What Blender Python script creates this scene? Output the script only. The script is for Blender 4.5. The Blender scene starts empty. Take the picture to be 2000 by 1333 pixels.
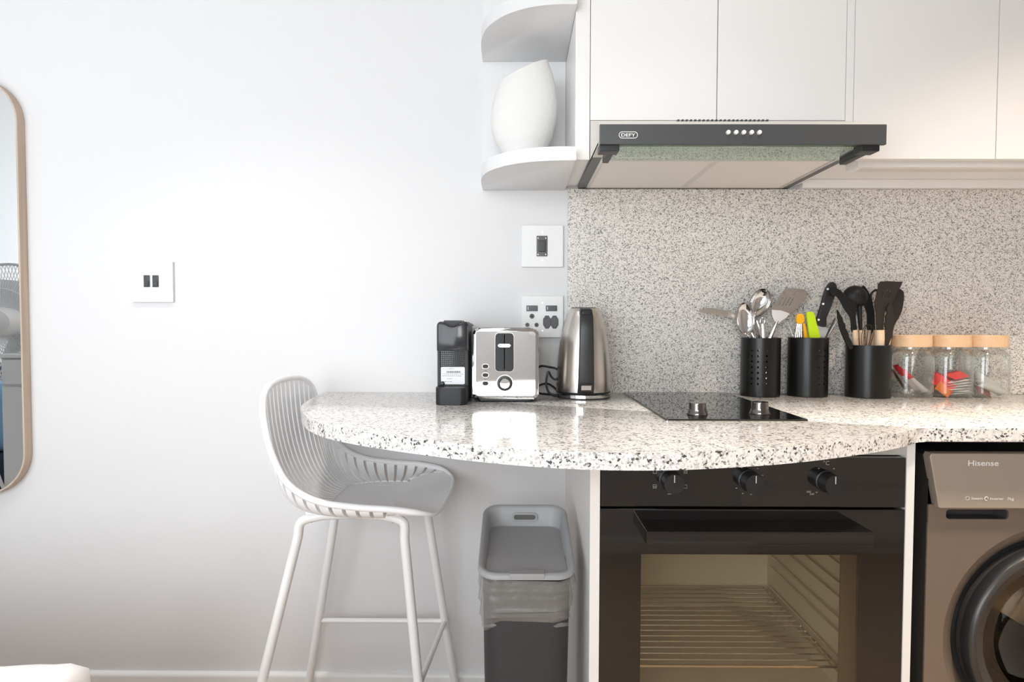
import bpy, bmesh, math, random
from mathutils import Vector, Matrix, noise
random.seed(7)
S = bpy.context.scene
COL = S.collection
PI = math.pi

# ------------------------------------------------------------------ camera
def make_camera():
    yaw, pitch, roll, f = 0.0052, 0.0349, 0.0023, 1247.43
    cam = bpy.data.cameras.new('camera'); o = bpy.data.objects.new('camera', cam); COL.objects.link(o)
    cam.sensor_width = 36.0; cam.lens = f / 2000 * 36.0; cam.shift_y = 9.5 / 2000
    cam.clip_start = 0.02
    # columns: right, up, back
    cy, sy, cp, sp = math.cos(yaw), math.sin(yaw), math.cos(pitch), math.sin(pitch)
    fwd = Vector((-sy * cp, cy * cp, -sp)); r0 = Vector((cy, sy, 0)); u0 = r0.cross(fwd)
    right = r0 * math.cos(roll) - u0 * math.sin(roll) * -1
    up = u0 * math.cos(roll) - r0 * math.sin(roll)
    m = Matrix((right, up, -fwd)).transposed().to_4x4()
    m.translation = Vector((0, -1.8432, 1.099))
    o.matrix_world = m
    S.camera = o
make_camera()

# ------------------------------------------------------------------ world, lights, exposure
S.view_settings.view_transform = 'Standard'
S.view_settings.look = 'None'
S.view_settings.gamma = 1.0
S.view_settings.use_curve_mapping = False
S.view_settings.exposure = 0.10
w = bpy.data.worlds.new('world'); S.world = w; w.use_nodes = True
w.node_tree.nodes['Background'].inputs[0].default_value = (0.80, 0.90, 1.0, 1)
w.node_tree.nodes['Background'].inputs[1].default_value = 1.5
S.cycles.max_bounces = 8; S.cycles.diffuse_bounces = 5; S.cycles.glossy_bounces = 5
S.cycles.transparent_max_bounces = 16; S.cycles.transmission_bounces = 6
S.cycles.caustics_reflective = False; S.cycles.caustics_refractive = False
S.cycles.use_denoising = True
S.cycles.sample_clamp_indirect = 6.0

def area(name, loc, rot, sx, sy, power, col, shape='RECTANGLE', spread=PI):
    l = bpy.data.lights.new(name, 'AREA'); l.shape = shape; l.size = sx; l.size_y = sy
    l.energy = power; l.color = col; l.spread = spread
    o = bpy.data.objects.new(name, l); COL.objects.link(o); o.location = loc; o.rotation_euler = rot
    return o
# daylight entering by the wide bedroom window in the rear wall
area('window_daylight', (-1.68, -3.87, 1.275), (math.radians(90), 0, 0), 2.4, 2.05, 88, (0.970, 0.966, 1.0))
# fill from an added half-glazed door, lifting the stool and lower wall
area('added_door_fill', (-.10, -3.87, 1.62), (math.radians(90), 0, 0), .60, .95, 26, (1.0, 0.97, 0.94))
# recessed ceiling lamps: (x, y, power, colour); the fixtures are built with the ceiling
LAMPS = [(-1.5, -.85, 1.1, (1.0, 0.95, 0.92)), (-0.70, -.85, 4.6, (1.0, 0.94, 0.88)),
         (0.35, -1.05, 2.6, (1.0, 0.93, 0.86)), (1.30, -1.05, 15.5, (1.0, 0.85, 0.68)), (-1.3, -2.4, 2, (1.0, 0.95, 0.9))]

# ------------------------------------------------------------------ materials
MATS = {}
def mat(name, col, rough=0.5, metal=0.0, spec=0.5, coat=0.0, alpha=1.0, emit=None, es=0.0, trans=0.0, sss=0.0):
    if name in MATS: return MATS[name]
    m = bpy.data.materials.new(name); m.use_nodes = True
    b = m.node_tree.nodes['Principled BSDF']
    b.inputs['Base Color'].default_value = (*col, 1); b.inputs['Roughness'].default_value = rough
    b.inputs['Metallic'].default_value = metal; b.inputs['Specular IOR Level'].default_value = spec
    b.inputs['Coat Weight'].default_value = coat; b.inputs['Coat Roughness'].default_value = 0.03
    b.inputs['Alpha'].default_value = alpha; b.inputs['Transmission Weight'].default_value = trans
    if emit: b.inputs['Emission Color'].default_value = (*emit, 1); b.inputs['Emission Strength'].default_value = es
    MATS[name] = m
    return m
def N(m, t, **kw):
    n = m.node_tree.nodes.new(t)
    for k, v in kw.items(): setattr(n, k, v)
    return n
def L(m, a, b): m.node_tree.links.new(a, b)
def bsdf(m): return m.node_tree.nodes['Principled BSDF']
def ramp(m, stops, interp='LINEAR'):
    r = N(m, 'ShaderNodeValToRGB'); r.color_ramp.interpolation = interp
    e = r.color_ramp.elements
    while len(e) < len(stops): e.new(0.5)
    for i, (p, c) in enumerate(stops): e[i].position = p; e[i].color = (*c, 1) if len(c) == 3 else c
    return r
def add_noise_bump(m, scale, strength, dist=0.001, detail=3):
    tc = N(m, 'ShaderNodeTexCoord'); n = N(m, 'ShaderNodeTexNoise'); n.inputs['Scale'].default_value = scale; n.inputs['Detail'].default_value = detail
    b = N(m, 'ShaderNodeBump'); b.inputs['Strength'].default_value = strength; b.inputs['Distance'].default_value = dist
    L(m, tc.outputs['Object'], n.inputs['Vector']); L(m, n.outputs['Fac'], b.inputs['Height']); L(m, b.outputs['Normal'], bsdf(m).inputs['Normal'])
    return n
def wood(name, c1, c2, rough, scale=6, axis=0, stretch=8):
    m = mat(name, c1, rough)
    tc = N(m, 'ShaderNodeTexCoord'); mp = N(m, 'ShaderNodeMapping'); n = N(m, 'ShaderNodeTexNoise')
    sc = [stretch * scale] * 3; sc[axis] = scale; mp.inputs['Scale'].default_value = sc
    n.inputs['Scale'].default_value = 1.0; n.inputs['Detail'].default_value = 6; n.inputs['Distortion'].default_value = 0.4
    r = ramp(m, [(0.3, c1), (0.7, c2)])
    L(m, tc.outputs['Object'], mp.inputs['Vector']); L(m, mp.outputs['Vector'], n.inputs['Vector']); L(m, n.outputs['Fac'], r.inputs['Fac'])
    L(m, r.outputs['Color'], bsdf(m).inputs['Base Color'])
    return m
def granite(name, scale, stops, rough, patch=0.5):
    m = mat(name, (.7, .7, .7), rough)
    tc = N(m, 'ShaderNodeTexCoord')
    dn = N(m, 'ShaderNodeTexNoise'); dn.inputs['Scale'].default_value = scale * 0.9; dn.inputs['Detail'].default_value = 2
    ad = N(m, 'ShaderNodeVectorMath', operation='SCALE'); ad.inputs['Scale'].default_value = 1.3 / scale
    av = N(m, 'ShaderNodeVectorMath', operation='ADD')
    L(m, tc.outputs['Object'], dn.inputs['Vector']); L(m, dn.outputs['Color'], ad.inputs[0]); L(m, ad.outputs[0], av.inputs[0]); L(m, tc.outputs['Object'], av.inputs[1])
    v = N(m, 'ShaderNodeTexVoronoi'); v.inputs['Scale'].default_value = scale; L(m, av.outputs[0], v.inputs['Vector'])
    sep = N(m, 'ShaderNodeSeparateColor'); L(m, v.outputs['Color'], sep.inputs[0])
    big = N(m, 'ShaderNodeTexNoise'); big.inputs['Scale'].default_value = scale * 0.22; big.inputs['Detail'].default_value = 3; L(m, tc.outputs['Object'], big.inputs['Vector'])
    mr = N(m, 'ShaderNodeMapRange'); mr.inputs['From Min'].default_value = 0.3; mr.inputs['From Max'].default_value = 0.7
    mr.inputs['To Min'].default_value = -patch * 0.5; mr.inputs['To Max'].default_value = patch * 0.5; L(m, big.outputs['Fac'], mr.inputs['Value'])
    su = N(m, 'ShaderNodeMath', operation='ADD'); L(m, sep.outputs[0], su.inputs[0]); L(m, mr.outputs[0], su.inputs[1])
    r = ramp(m, stops, 'CONSTANT'); L(m, su.outputs[0], r.inputs['Fac'])
    L(m, r.outputs['Color'], bsdf(m).inputs['Base Color'])
    return m
def thin_glass(name, tint, refl=1.0, rough=0.0, edge=.6, base=0.0, power=3.2):
    m = bpy.data.materials.new(name); m.use_nodes = True; nt = m.node_tree; nt.nodes.clear()
    out = nt.nodes.new('ShaderNodeOutputMaterial'); mx = nt.nodes.new('ShaderNodeMixShader')
    t = nt.nodes.new('ShaderNodeBsdfTransparent'); g = nt.nodes.new('ShaderNodeBsdfGlossy'); lw = nt.nodes.new('ShaderNodeLayerWeight')
    fr = nt.nodes.new('ShaderNodeMath'); fr.operation = 'POWER'; fr.inputs[1].default_value = power; lw.inputs['Blend'].default_value = .5
    sc = nt.nodes.new('ShaderNodeMath'); sc.operation = 'MULTIPLY_ADD'; sc.inputs[1].default_value = edge; sc.inputs[2].default_value = .035
    nt.links.new(lw.outputs['Facing'], fr.inputs[0]); nt.links.new(fr.outputs[0], sc.inputs[0]); fr = sc
    t.inputs[0].default_value = (*tint, 1); g.inputs['Roughness'].default_value = rough
    g.inputs['Color'].default_value = (refl, refl, refl, 1)
    a = nt.nodes.new('ShaderNodeMath'); a.operation = 'ADD'; a.inputs[1].default_value = base; a.use_clamp = True
    nt.links.new(fr.outputs[0], a.inputs[0]); nt.links.new(a.outputs[0], mx.inputs[0]); nt.links.new(t.outputs[0], mx.inputs[1]); nt.links.new(g.outputs[0], mx.inputs[2]); nt.links.new(mx.outputs[0], out.inputs[0])
    MATS[name] = m
    return m

M_wall = mat('wall paint', (.725, .725, .735), 0.55, spec=.3); add_noise_bump(M_wall, 220, .08, .0006)
M_ceil = mat('ceiling paint', (.62, .62, .62), 0.8)
M_trimw = mat('white trim paint', (.82, .82, .82), 0.4)
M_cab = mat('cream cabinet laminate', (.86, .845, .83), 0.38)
M_cabgap = mat('cabinet carcass', (.62, .59, .55), 0.5)
M_shelf = mat('pale grey laminate', (.76, .76, .765), 0.42)
M_panel = mat('white carcass panel', (.86, .845, .83), 0.4)
M_edge = mat('edge banding', (.76, .68, .60), 0.4)
M_gran = granite('counter granite', 290, [(0, (.07, .068, .07)), (.05, (.26, .25, .245)), (.115, (.50, .48, .46)), (.23, (.70, .675, .65)), (.42, (.82, .80, .775)), (.76, (.87, .855, .83))], 0.13, patch=.32)
M_splash = granite('splashback granite', 420, [(0, (.19, .18, .175)), (.09, (.38, .36, .34)), (.22, (.56, .53, .50)), (.42, (.73, .695, .655)), (.68, (.81, .775, .73))], 0.25, patch=.25)
M_dchrome = mat('dark chrome', (.20, .18, .165), .12, 1.0)
M_chrome = mat('polished steel', (.70, .69, .685), 0.05, 1.0)
M_steel = mat('brushed steel', (.64, .60, .56), 0.27, 1.0)
M_steel2 = mat('bright steel', (.72, .69, .66), 0.2, 1.0)
M_black = mat('black plastic', (.018, .018, .02), 0.38)
M_blackg = mat('black gloss', (.010, .009, .0085), 0.06, spec=.75)
M_char = mat('charcoal plastic', (.014, .015, .017), 0.42, spec=.35)
M_char2 = mat('charcoal gloss plastic', (.022, .024, .028), 0.14, spec=.4)
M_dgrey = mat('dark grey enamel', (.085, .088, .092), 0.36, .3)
M_white = mat('white plastic', (.87, .87, .87), 0.38)
M_plate = mat('white switch plate', (.78, .785, .79), 0.35)
M_rock = mat('dark switch rocker', (.035, .036, .045), 0.3)
M_stool = mat('white stool polypropylene', (.89, .895, .91), 0.36)
M_stoolm = mat('white powder coat', (.86, .86, .86), 0.32)
M_vase = mat('chalk white ceramic', (.80, .79, .77), 0.8); add_noise_bump(M_vase, 70, .6, .003, 6)
M_alu = mat('filter mesh aluminium', (.88, .83, .785), 0.6, 0.0)
M_hood = mat('cream hood steel', (.74, .70, .65), 0.35, .2)
M_bin = mat('grey bin plastic', (.34, .345, .355), 0.45)
M_binb = mat('dark grey bin body', (.035, .036, .041), 0.5)
M_woodl = wood('pale beech', (.72, .50, .33), (.80, .60, .42), 0.5, 5, 2, 10)
M_lid = wood('beech lid', (.70, .44, .25), (.80, .56, .36), 0.5, 8, 0, 8)
M_frame = wood('oak mirror frame', (.50, .38, .29), (.60, .48, .38), 0.5, 4, 2, 20)
M_floor = wood('brown floor boards', (.34, .24, .165), (.43, .32, .225), 0.35, 3, 0, 9)
M_lime = mat('lime plastic', (.50, .72, .01), 0.35)
M_orange = mat('orange plastic', (.85, .42, .01), 0.35)
M_linen = mat('white bed linen', (.84, .82, .81), 0.9)
M_blue = mat('blue cotton', (.22, .40, .62), 0.9)
M_navy = mat('navy fabric', (.02, .03, .06), 0.9)
M_mirror = mat('mirror glass', (.80, .82, .82), 0.0, 1.0)
M_ink = mat('white print', (.86, .85, .83), 0.5)
M_inkg = mat('dark print', (.10, .10, .11), 0.5)
M_sticker = mat('sticker paper', (.78, .80, .84), 0.6)
M_wash = mat('titanium grey steel', (.235, .188, .150), 0.36, .4)
M_wash2 = mat('titanium grey panel', (.43, .37, .31), 0.38, .35)
M_enamel = mat('grey oven enamel', (.60, .575, .50), 0.5)
M_rubber = mat('black rubber', (.012, .012, .013), 0.6)
M_red = mat('red sachet paper', (.80, .05, .05), 0.5)
M_oran2 = mat('orange sachet paper', (.85, .20, .03), 0.5)
M_paper = mat('white sachet paper', (.90, .88, .86), 0.6)
M_brown = mat('brown sachet paper', (.22, .09, .06), 0.6)
M_glass = thin_glass('clear jar glass', (.985, .992, .985), 1.0, 0.0, .85, .015, 2.4)
M_visor = thin_glass('green visor glass', (.72, .84, .74), .9, 0.0, .6, .12)
M_oveng = thin_glass('tinted oven glass', (.90, .87, .79), 1.0, 0.0, .6, .02)
M_pane = thin_glass('window glass', (.95, .97, .97), .6, 0.0, .4)
M_porth = thin_glass('porthole glass', (.45, .38, .30), .9, 0.0, .6, .03)
M_lamp = mat('lamp diffuser', (1, 1, 1), .5, emit=(1.0, .9, .78), es=6.0)
M_liner = mat('grey bin liner film', (.46, .45, .42), 0.18, alpha=.36); add_noise_bump(M_liner, 28, .9, .01, 5)
M_hobg = mat('hob glass', (.008, .008, .008), 0.0, spec=.8)

# ------------------------------------------------------------------ mesh helpers
BASE = {}
def root(name, label, cat, loc, group=None):
    o = bpy.data.objects.new(name, None); COL.objects.link(o); o.location = loc; o.empty_display_size = .05
    BASE[o.name] = Vector(loc); tag(o, label, cat, group)
    return o
def tag(o, label, cat, group=None):
    o['label'] = label; o['category'] = cat
    if group: o['group'] = group
    return o
def struct(o, label=None):
    o['kind'] = 'structure'
    if label: o['label'] = label
    return o
def finish(me, angle=35):
    me.shade_smooth() if hasattr(me, 'shade_smooth') else None
    try: me.set_sharp_from_angle(angle=math.radians(angle))
    except Exception: pass
def obj(name, bm, m, parent=None, angle=35, loc=None, recalc=True):
    """link a bmesh given in world coordinates; its origin is its parent's base, or loc"""
    if recalc: bmesh.ops.recalc_face_normals(bm, faces=bm.faces)
    base = BASE[parent.name] if parent else Vector(loc or (0, 0, 0))
    if base.length: bmesh.ops.translate(bm, vec=-base, verts=bm.verts)
    me = bpy.data.meshes.new(name); bm.to_mesh(me); bm.free(); finish(me, angle)
    for x in (m if isinstance(m, (list, tuple)) else [m]): me.materials.append(x)
    o = bpy.data.objects.new(name, me); COL.objects.link(o)
    if parent: o.parent = parent
    else: o.location = base
    BASE[o.name] = base.copy()
    if angle < 45:
        wn = o.modifiers.new('weighted_normals', 'WEIGHTED_NORMAL'); wn.keep_sharp = True; wn.weight = 80
    return o
def place(name, me, parent, loc, rot=(0, 0, 0)):
    """a piece that shares mesh data, at a world position, under its parent"""
    o = bpy.data.objects.new(name, me); COL.objects.link(o); o.parent = parent
    o.location = Vector(loc) - BASE[parent.name]; o.rotation_euler = rot; BASE[o.name] = BASE[parent.name]
    return o
def NB(): return bmesh.new()
def box(bm, x0, x1, y0, y1, z0, z1, bev=0, seg=2):
    vs = [bm.verts.new((x, y, z)) for x in (x0, x1) for y in (y0, y1) for z in (z0, z1)]
    F = [(0, 1, 3, 2), (4, 6, 7, 5), (0, 4, 5, 1), (2, 3, 7, 6), (0, 2, 6, 4), (1, 5, 7, 3)]
    fs = [bm.faces.new([vs[i] for i in f]) for f in F]
    if bev:
        es = list({e for f in fs for e in f.edges})
        bmesh.ops.bevel(bm, geom=es, offset=bev, segments=seg, affect='EDGES', profile=.5)
    return bm
def bx(*a, **k): return box(NB(), *a, **k)
def loft(bm, rings, closed=True, cap0=True, cap1=True):
    R = [[bm.verts.new(p) for p in r] for r in rings]
    n = len(R[0])
    for a, b in zip(R, R[1:]):
        for i in range(n if closed else n - 1):
            j = (i + 1) % n
            bm.faces.new((a[i], a[j], b[j], b[i]))
    if closed and cap0: bm.faces.new(R[0][::-1])
    if closed and cap1: bm.faces.new(R[-1])
    return R
def frame_at(d):
    d = d.normalized(); u = Vector((0, 0, 1)) if abs(d.z) < .95 else Vector((1, 0, 0))
    a = d.cross(u).normalized(); return a, a.cross(d).normalized()
def tube(bm, pts, r, seg=10, closed=False):
    pts = [Vector(p) for p in pts]; n = len(pts); rings = []; a = None
    for i, p in enumerate(pts):
        t = (pts[(i + 1) % n] - pts[i - 1]) if closed else (pts[min(i + 1, n - 1)] - pts[max(i - 1, 0)])
        if a is None: a, b = frame_at(t)
        else:
            t = t.normalized(); a = (a - t * a.dot(t)).normalized(); b = a.cross(t)
        rr = r[i] if isinstance(r, (list, tuple)) else r
        rings.append([p + (a * math.cos(2 * PI * k / seg) + b * math.sin(2 * PI * k / seg)) * rr for k in range(seg)])
    if closed: rings.append(rings[0]); loft(bm, rings, True, False, False); bmesh.ops.remove_doubles(bm, verts=bm.verts, dist=1e-6)
    else: loft(bm, rings)
    return bm
def tb(*a, **k): return tube(NB(), *a, **k)
def lathe(bm, prof, c, axis='z', seg=40, cap=True, sx=1, sy=1):
    """prof = [(radius, height)] along axis from point c"""
    rings = []
    for r, h in prof:
        ring = []
        for k in range(seg):
            a = 2 * PI * k / seg; u, v = r * math.cos(a) * sx, r * math.sin(a) * sy
            p = {'z': (u, v, h), 'y': (u, h, v), 'x': (h, u, v)}[axis]
            ring.append(Vector(c) + Vector(p))
        rings.append(ring)
    loft(bm, rings, True, cap, cap)
    return bm
def lt(*a, **k): return lathe(NB(), *a, **k)
def rrect(x0, x1, z0, z1, r, n=6):
    """rounded rectangle outline, r a number or four corner radii (bl, br, tr, tl)"""
    rs = r if isinstance(r, (tuple, list)) else (r,) * 4
    out = []
    for (cx, cz, a0, q) in ((x0, z0, 180, rs[0]), (x1, z0, 270, rs[1]), (x1, z1, 0, rs[2]), (x0, z1, 90, rs[3])):
        ox = cx + q if cx == x0 else cx - q; oz = cz + q if cz == z0 else cz - q
        if q < 1e-6: out.append((cx, cz)); continue
        for k in range(n + 1):
            a = math.radians(a0 + 90 * k / n); out.append((ox + q * math.cos(a), oz + q * math.sin(a)))
    return out
def to3(p, plane, d):
    return {'xz': (p[0], d, p[1]), 'xy': (p[0], p[1], d), 'yz': (d, p[0], p[1])}[plane]
def prism(bm, outl, plane, d0, d1, bev=0, seg=2):
    """solid from an outline between depths d0 and d1, rims bevelled"""
    r = loft(bm, [[to3(p, plane, d0) for p in outl], [to3(p, plane, d1) for p in outl]])
    if bev:
        es = []
        for ring in r:
            for i in range(len(ring)):
                e = bm.edges.get((ring[i], ring[(i + 1) % len(ring)]))
                if e: es.append(e)
        bmesh.ops.bevel(bm, geom=es, offset=bev, segments=seg, affect='EDGES', profile=.5)
    return bm
def pr(*a, **k): return prism(NB(), *a, **k)
def catmull(pts, n=8, closed=False):
    P = [Vector(p) for p in pts]; out = []; m = len(P)
    for i in range(m if closed else m - 1):
        p0 = P[(i - 1) % m] if closed or i > 0 else P[0] * 2 - P[1]
        p1, p2 = P[i], P[(i + 1) % m]
        p3 = P[(i + 2) % m] if closed or i + 2 < m else P[-1] * 2 - P[-2]
        for k in range(n):
            t = k / n
            out.append(.5 * ((2 * p1) + (p2 - p0) * t + (2 * p0 - 5 * p1 + 4 * p2 - p3) * t * t + (3 * p1 - p0 - 3 * p2 + p3) * t ** 3))
    if not closed: out.append(P[-1])
    return out
def plate(outl, plane, d, thick, holes=(), bev=0):
    """flat plate with holes, by a filled 2D curve; front face towards the lower depth"""
    cu = bpy.data.curves.new('outline', 'CURVE'); cu.dimensions = '2D'; cu.fill_mode = 'BOTH'
    cu.extrude = max(thick / 2 - bev, 1e-5); cu.bevel_depth = bev; cu.bevel_resolution = 1
    for ring in [outl] + list(holes):
        s = cu.splines.new('POLY'); s.points.add(len(ring) - 1); s.use_cyclic_u = True
        for q, p in zip(s.points, ring): q.co = (p[0], p[1], 0, 1)
    t = bpy.data.objects.new('outline', cu); me = bpy.data.meshes.new_from_object(t)
    bm = NB(); bm.from_mesh(me)
    bpy.data.objects.remove(t); bpy.data.curves.remove(cu); bpy.data.meshes.remove(me)
    mid = d + thick / 2
    for v in bm.verts:
        x, y, z = v.co; v.co = to3((x, y), plane, mid + z)
    bmesh.ops.remove_doubles(bm, verts=bm.verts, dist=1e-6)
    return bm
def text(s, x, z, y, h, width=None, sp=1.0, thick=.0004, bold=0.0):
    """lettering standing in the xz plane at depth y, left end x, baseline z, cap height h, facing -y"""
    cu = bpy.data.curves.new('lettering', 'FONT'); cu.body = s; cu.size = 1; cu.space_character = sp; cu.offset = bold
    t = bpy.data.objects.new('lettering', cu); me = bpy.data.meshes.new_from_object(t); bm = NB(); bm.from_mesh(me)
    bpy.data.objects.remove(t); bpy.data.curves.remove(cu); bpy.data.meshes.remove(me)
    xs = [v.co.x for v in bm.verts]; x0 = min(xs); wd = max(xs) - x0
    k = h / .69; kx = (width / wd) if width else k
    for v in bm.verts: v.co = (x + (v.co.x - x0) * kx, y, z + v.co.y * k)
    return bm
def merge(*bms):
    a = bms[0]
    for b in bms[1:]:
        me = bpy.data.meshes.new('t'); b.to_mesh(me); a.from_mesh(me); bpy.data.meshes.remove(me); b.free()
    return a
def sphere(bm, c, r, u=16, v=10, sc=(1, 1, 1)):
    m = Matrix.Translation(c) @ Matrix.Diagonal((r * sc[0], r * sc[1], r * sc[2], 1))
    bmesh.ops.create_uvsphere(bm, u_segments=u, v_segments=v, radius=1, matrix=m)
    return bm
def copy_thing(o, name, loc, label, parent=None):
    c = o.copy(); COL.objects.link(c); c.name = name
    if parent is None: c.location = loc; c['label'] = label
    else: c.parent = parent
    BASE[c.name] = Vector(loc)
    for ch in list(o.children): copy_thing(ch, ch.name.split('.')[0], loc, None, c)
    return c

# ------------------------------------------------------------------ the room
def wall_with_hole(x0, x1, y0, y1, z0, z1, hx0, hx1, hz0, hz1):
    bm = NB()
    box(bm, x0, hx0, y0, y1, z0, z1); box(bm, hx1, x1, y0, y1, z0, z1)
    box(bm, hx0, hx1, y0, y1, z0, hz0); box(bm, hx0, hx1, y0, y1, hz1, z1)
    return bm
struct(obj('floor', bx(-3.3, 2.3, -3.9, .1, -.08, 0), M_floor))
struct(obj('ceiling', bx(-3.3, 2.3, -3.9, .1, 2.6, 2.7), M_ceil))
struct(obj('wall_back', bx(-3.3, 2.3, 0, .1, 0, 2.6), M_wall))
struct(obj('wall_left', bx(-3.3, -3.2, -3.9, 0, 0, 2.6), M_wall))
struct(obj('wall_right', bx(2.2, 2.3, -3.0, 0, 0, 2.6), M_wall))
struct(obj('wall_rear', merge(wall_with_hole(-3.2, -.44, -3.9, -3.8, 0, 2.6, -2.9, -.45, .20, 2.35), wall_with_hole(-.44, .28, -3.9, -3.8, 0, 2.6, -.42, .24, .0, 2.15)), M_wall))
struct(obj('wall_inner', bx(.28, 1.08, -2.52, -2.40, 0, 2.6), M_wall))
struct(obj('wall_side', bx(.28, .38, -3.9, -2.52, 0, 2.6), M_wall))
win = struct(obj('window_1', merge(bx(-2.9, -.45, -3.84, -3.80, .20, .25), bx(-2.9, -.45, -3.84, -3.80, 2.30, 2.35), bx(-2.9, -2.85, -3.84, -3.80, .25, 2.3), bx(-.50, -.45, -3.84, -3.80, .25, 2.3), bx(-1.70, -1.65, -3.84, -3.80, .25, 2.3)), M_trimw))
obj('pane', bx(-2.85, -1.70, -3.83, -3.826, .25, 2.3), M_pane, win)
obj('pane', bx(-1.65, -.50, -3.83, -3.826, .25, 2.3), M_pane, win)
dr1 = struct(obj('added_door_1', plate([(-.42, .0), (.24, .0), (.24, 2.15), (-.42, 2.15)], 'xz', -3.84, .04, [[(-.38, 1.16), (.18, 1.16), (.18, 2.08), (-.38, 2.08)]], .002), M_trimw))  # unseen door, added with a glazed top to let the fill light in
obj('pane', bx(-.38, .18, -3.83, -3.826, 1.16, 2.08), M_pane, dr1)
obj('door_handle', merge(lt([(.022, -3.80), (.022, -3.79), (.009, -3.788), (.009, -3.76)], (.205, 0, 1.02), 'y', 16), tb([(.205, -3.76, 1.02), (.11, -3.755, 1.02)], .008, 10)), M_steel2, dr1)
def skirting(name, outl, axis, a, b):
    struct(obj(name, pr(outl, axis, a, b), M_trimw))
skirting('baseboard_back', [(0, 0), (-.016, 0), (-.016, .062), (-.012, .070), (-.006, .0735), (0, .0735)], 'yz', -3.2, .146)
skirting('baseboard_inner', [(-2.40, 0), (-2.386, 0), (-2.386, .065), (-2.39, .07), (-2.40, .07)], 'yz', .28, 1.08)
skirting('baseboard_left', [(-3.2, 0), (-3.185, 0), (-3.185, .07), (-3.2, .075)], 'xz', -3.8, 0)

# recessed ceiling lamps, each with its own light
for i, (lx, ly, pw, colr) in enumerate(LAMPS):
    t = root('ceiling_downlight', ['round recessed ceiling lamp above the mirror', 'round recessed ceiling lamp above the bar stool', 'round recessed ceiling lamp in front of the cooker hood', 'round recessed ceiling lamp in front of the washing machine', 'round recessed ceiling lamp above the bed'][i], 'lamp', (lx, ly, 2.6), 'recessed ceiling lamps')
    obj('trim_ring', lt([(.045, 2.598), (.06, 2.596), (.062, 2.5995)], (lx, ly, 0), seg=32, cap=False), M_trimw, t)
    obj('diffuser', lt([(.0, 2.597), (.045, 2.597)], (lx, ly, 0), seg=32, cap=False), M_lamp, t)
    lo = area('ceiling_lamp_light', (0, 0, -.012), (0, 0, 0), .16, .16, pw, colr, 'DISK', math.radians(85)); lo.parent = t

# ------------------------------------------------------------------ worktop, splashback, carcass panels
def counter():
    c = [(-.548, 0), (-.546, -.08), (-.537, -.18), (-.520, -.29), (-.488, -.395), (-.442, -.495), (-.386, -.580), (-.313, -.651), (-.2324, -.7094), (-.1591, -.7541), (-.1073, -.7835), (-.059, -.8075), (.0161, -.838), (.088, -.8575), (.1526, -.8650), (.2150, -.8650), (.2811, -.857), (.3861, -.8315), (.4629, -.8047), (.5486, -.7655), (.6494, -.7115), (.7087, -.6732), (.7452, -.6444), (.7750, -.6175)]
    o = [(p.x, p.y) for p in catmull([(x, y, 0) for x, y in c], 4)] + [(.79, -.6160), (2.198, -.6160), (2.198, 0)]
    return tag(obj('worktop', pr(o[::-1], 'xy', .873, .9, .0035, 2), M_gran, angle=50), 'speckled white granite worktop with a bowed bar end', 'worktop')
counter()
tag(obj('splashback', bx(.149, 2.198, -.012, -.0005, .9, 1.4828, .001, 1), M_splash), 'speckled grey granite splashback behind the worktop', 'splashback')
tag(obj('carcass_panel', bx(.147, .1665, -.605, -.001, 0, .8728, .0008, 1), M_panel), 'upright white panel between bin and oven', 'panel')
tag(obj('carcass_panel', bx(.7625, .779, -.605, -.001, 0, .8728, .0008, 1), M_panel), 'upright cream panel between oven and washing machine', 'panel')
tag(obj('filler_strip', bx(.1667, .7623, -.585, -.56, .8405, .8727, .001, 1), M_cabgap), 'grey filler strip between oven and worktop', 'panel')

t = root('oven_base', 'cream base panel with a recessed plinth below the oven', 'panel', (.4645, -.55, 0))
obj('base_panel', bx(.1675, .7615, -.603, -.585, .102, .2555, .001, 1), M_cab, t)
obj('plinth', bx(.1675, .7615, -.555, -.537, .0005, .1015, .001, 1), M_cab, t)

# ------------------------------------------------------------------ wall cabinets
def wall_cab(name, label, x0, x1, z0, z1, doors, extra=None):
    t = root(name, label, 'cabinet', ((x0 + x1) / 2, 0, z0))
    obj('body', bx(x0, x1, -.279, -.001, z0 + (.0 if extra is None else .012), z1, .0008, 1), M_cab, t)
    for a, b in doors: obj('door', bx(a, b, -.2996, -.2805, z0 - .0005, z1 - .002, .0012, 2), M_cab, t)
    return t
wall_cab('wall_cabinet', 'cream two-door wall cabinet above the cooker hood', .1770, .7848, 1.5855, 2.45, [(.1775, .4780), (.4800, .7840)])
tag(obj('cabinet_filler', bx(.7855, .8035, -.2992, -.001, 1.4950, 2.45, .0008, 1), M_cab), 'narrow cream filler post between the wall cabinets', 'panel')
wall_cab('wall_cabinet', 'cream wall cabinet above the glass jars', .8040, 1.76, 1.4946, 2.45, [(.8046, 1.1432), (1.1450, 1.759)], 1)
tag(obj('end_panel', bx(.1418, .1762, -.3, -.001, 1.4915, 2.45, .001, 1), M_cab), 'cream end panel between corner shelf and cooker hood', 'panel')
t = root('under_cabinet_lamp', 'slim unlit lamp bar under the right wall cabinet', 'lamp', (1.25, -.22, 1.4946))
obj('housing', bx(.842, 1.70, -.252, -.19, 1.4865, 1.5064, .003, 2), M_cab, t)
obj('diffuser', bx(.86, 1.68, -.240, -.205, 1.4855, 1.4868, .0004, 1), M_hood, t)
tag(obj('cabinet_batten', bx(.806, 1.755, -.03, -.0005, 1.4832, 1.5064, .001, 1), M_cab), 'cream batten along the top of the splashback', 'trim')

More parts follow.
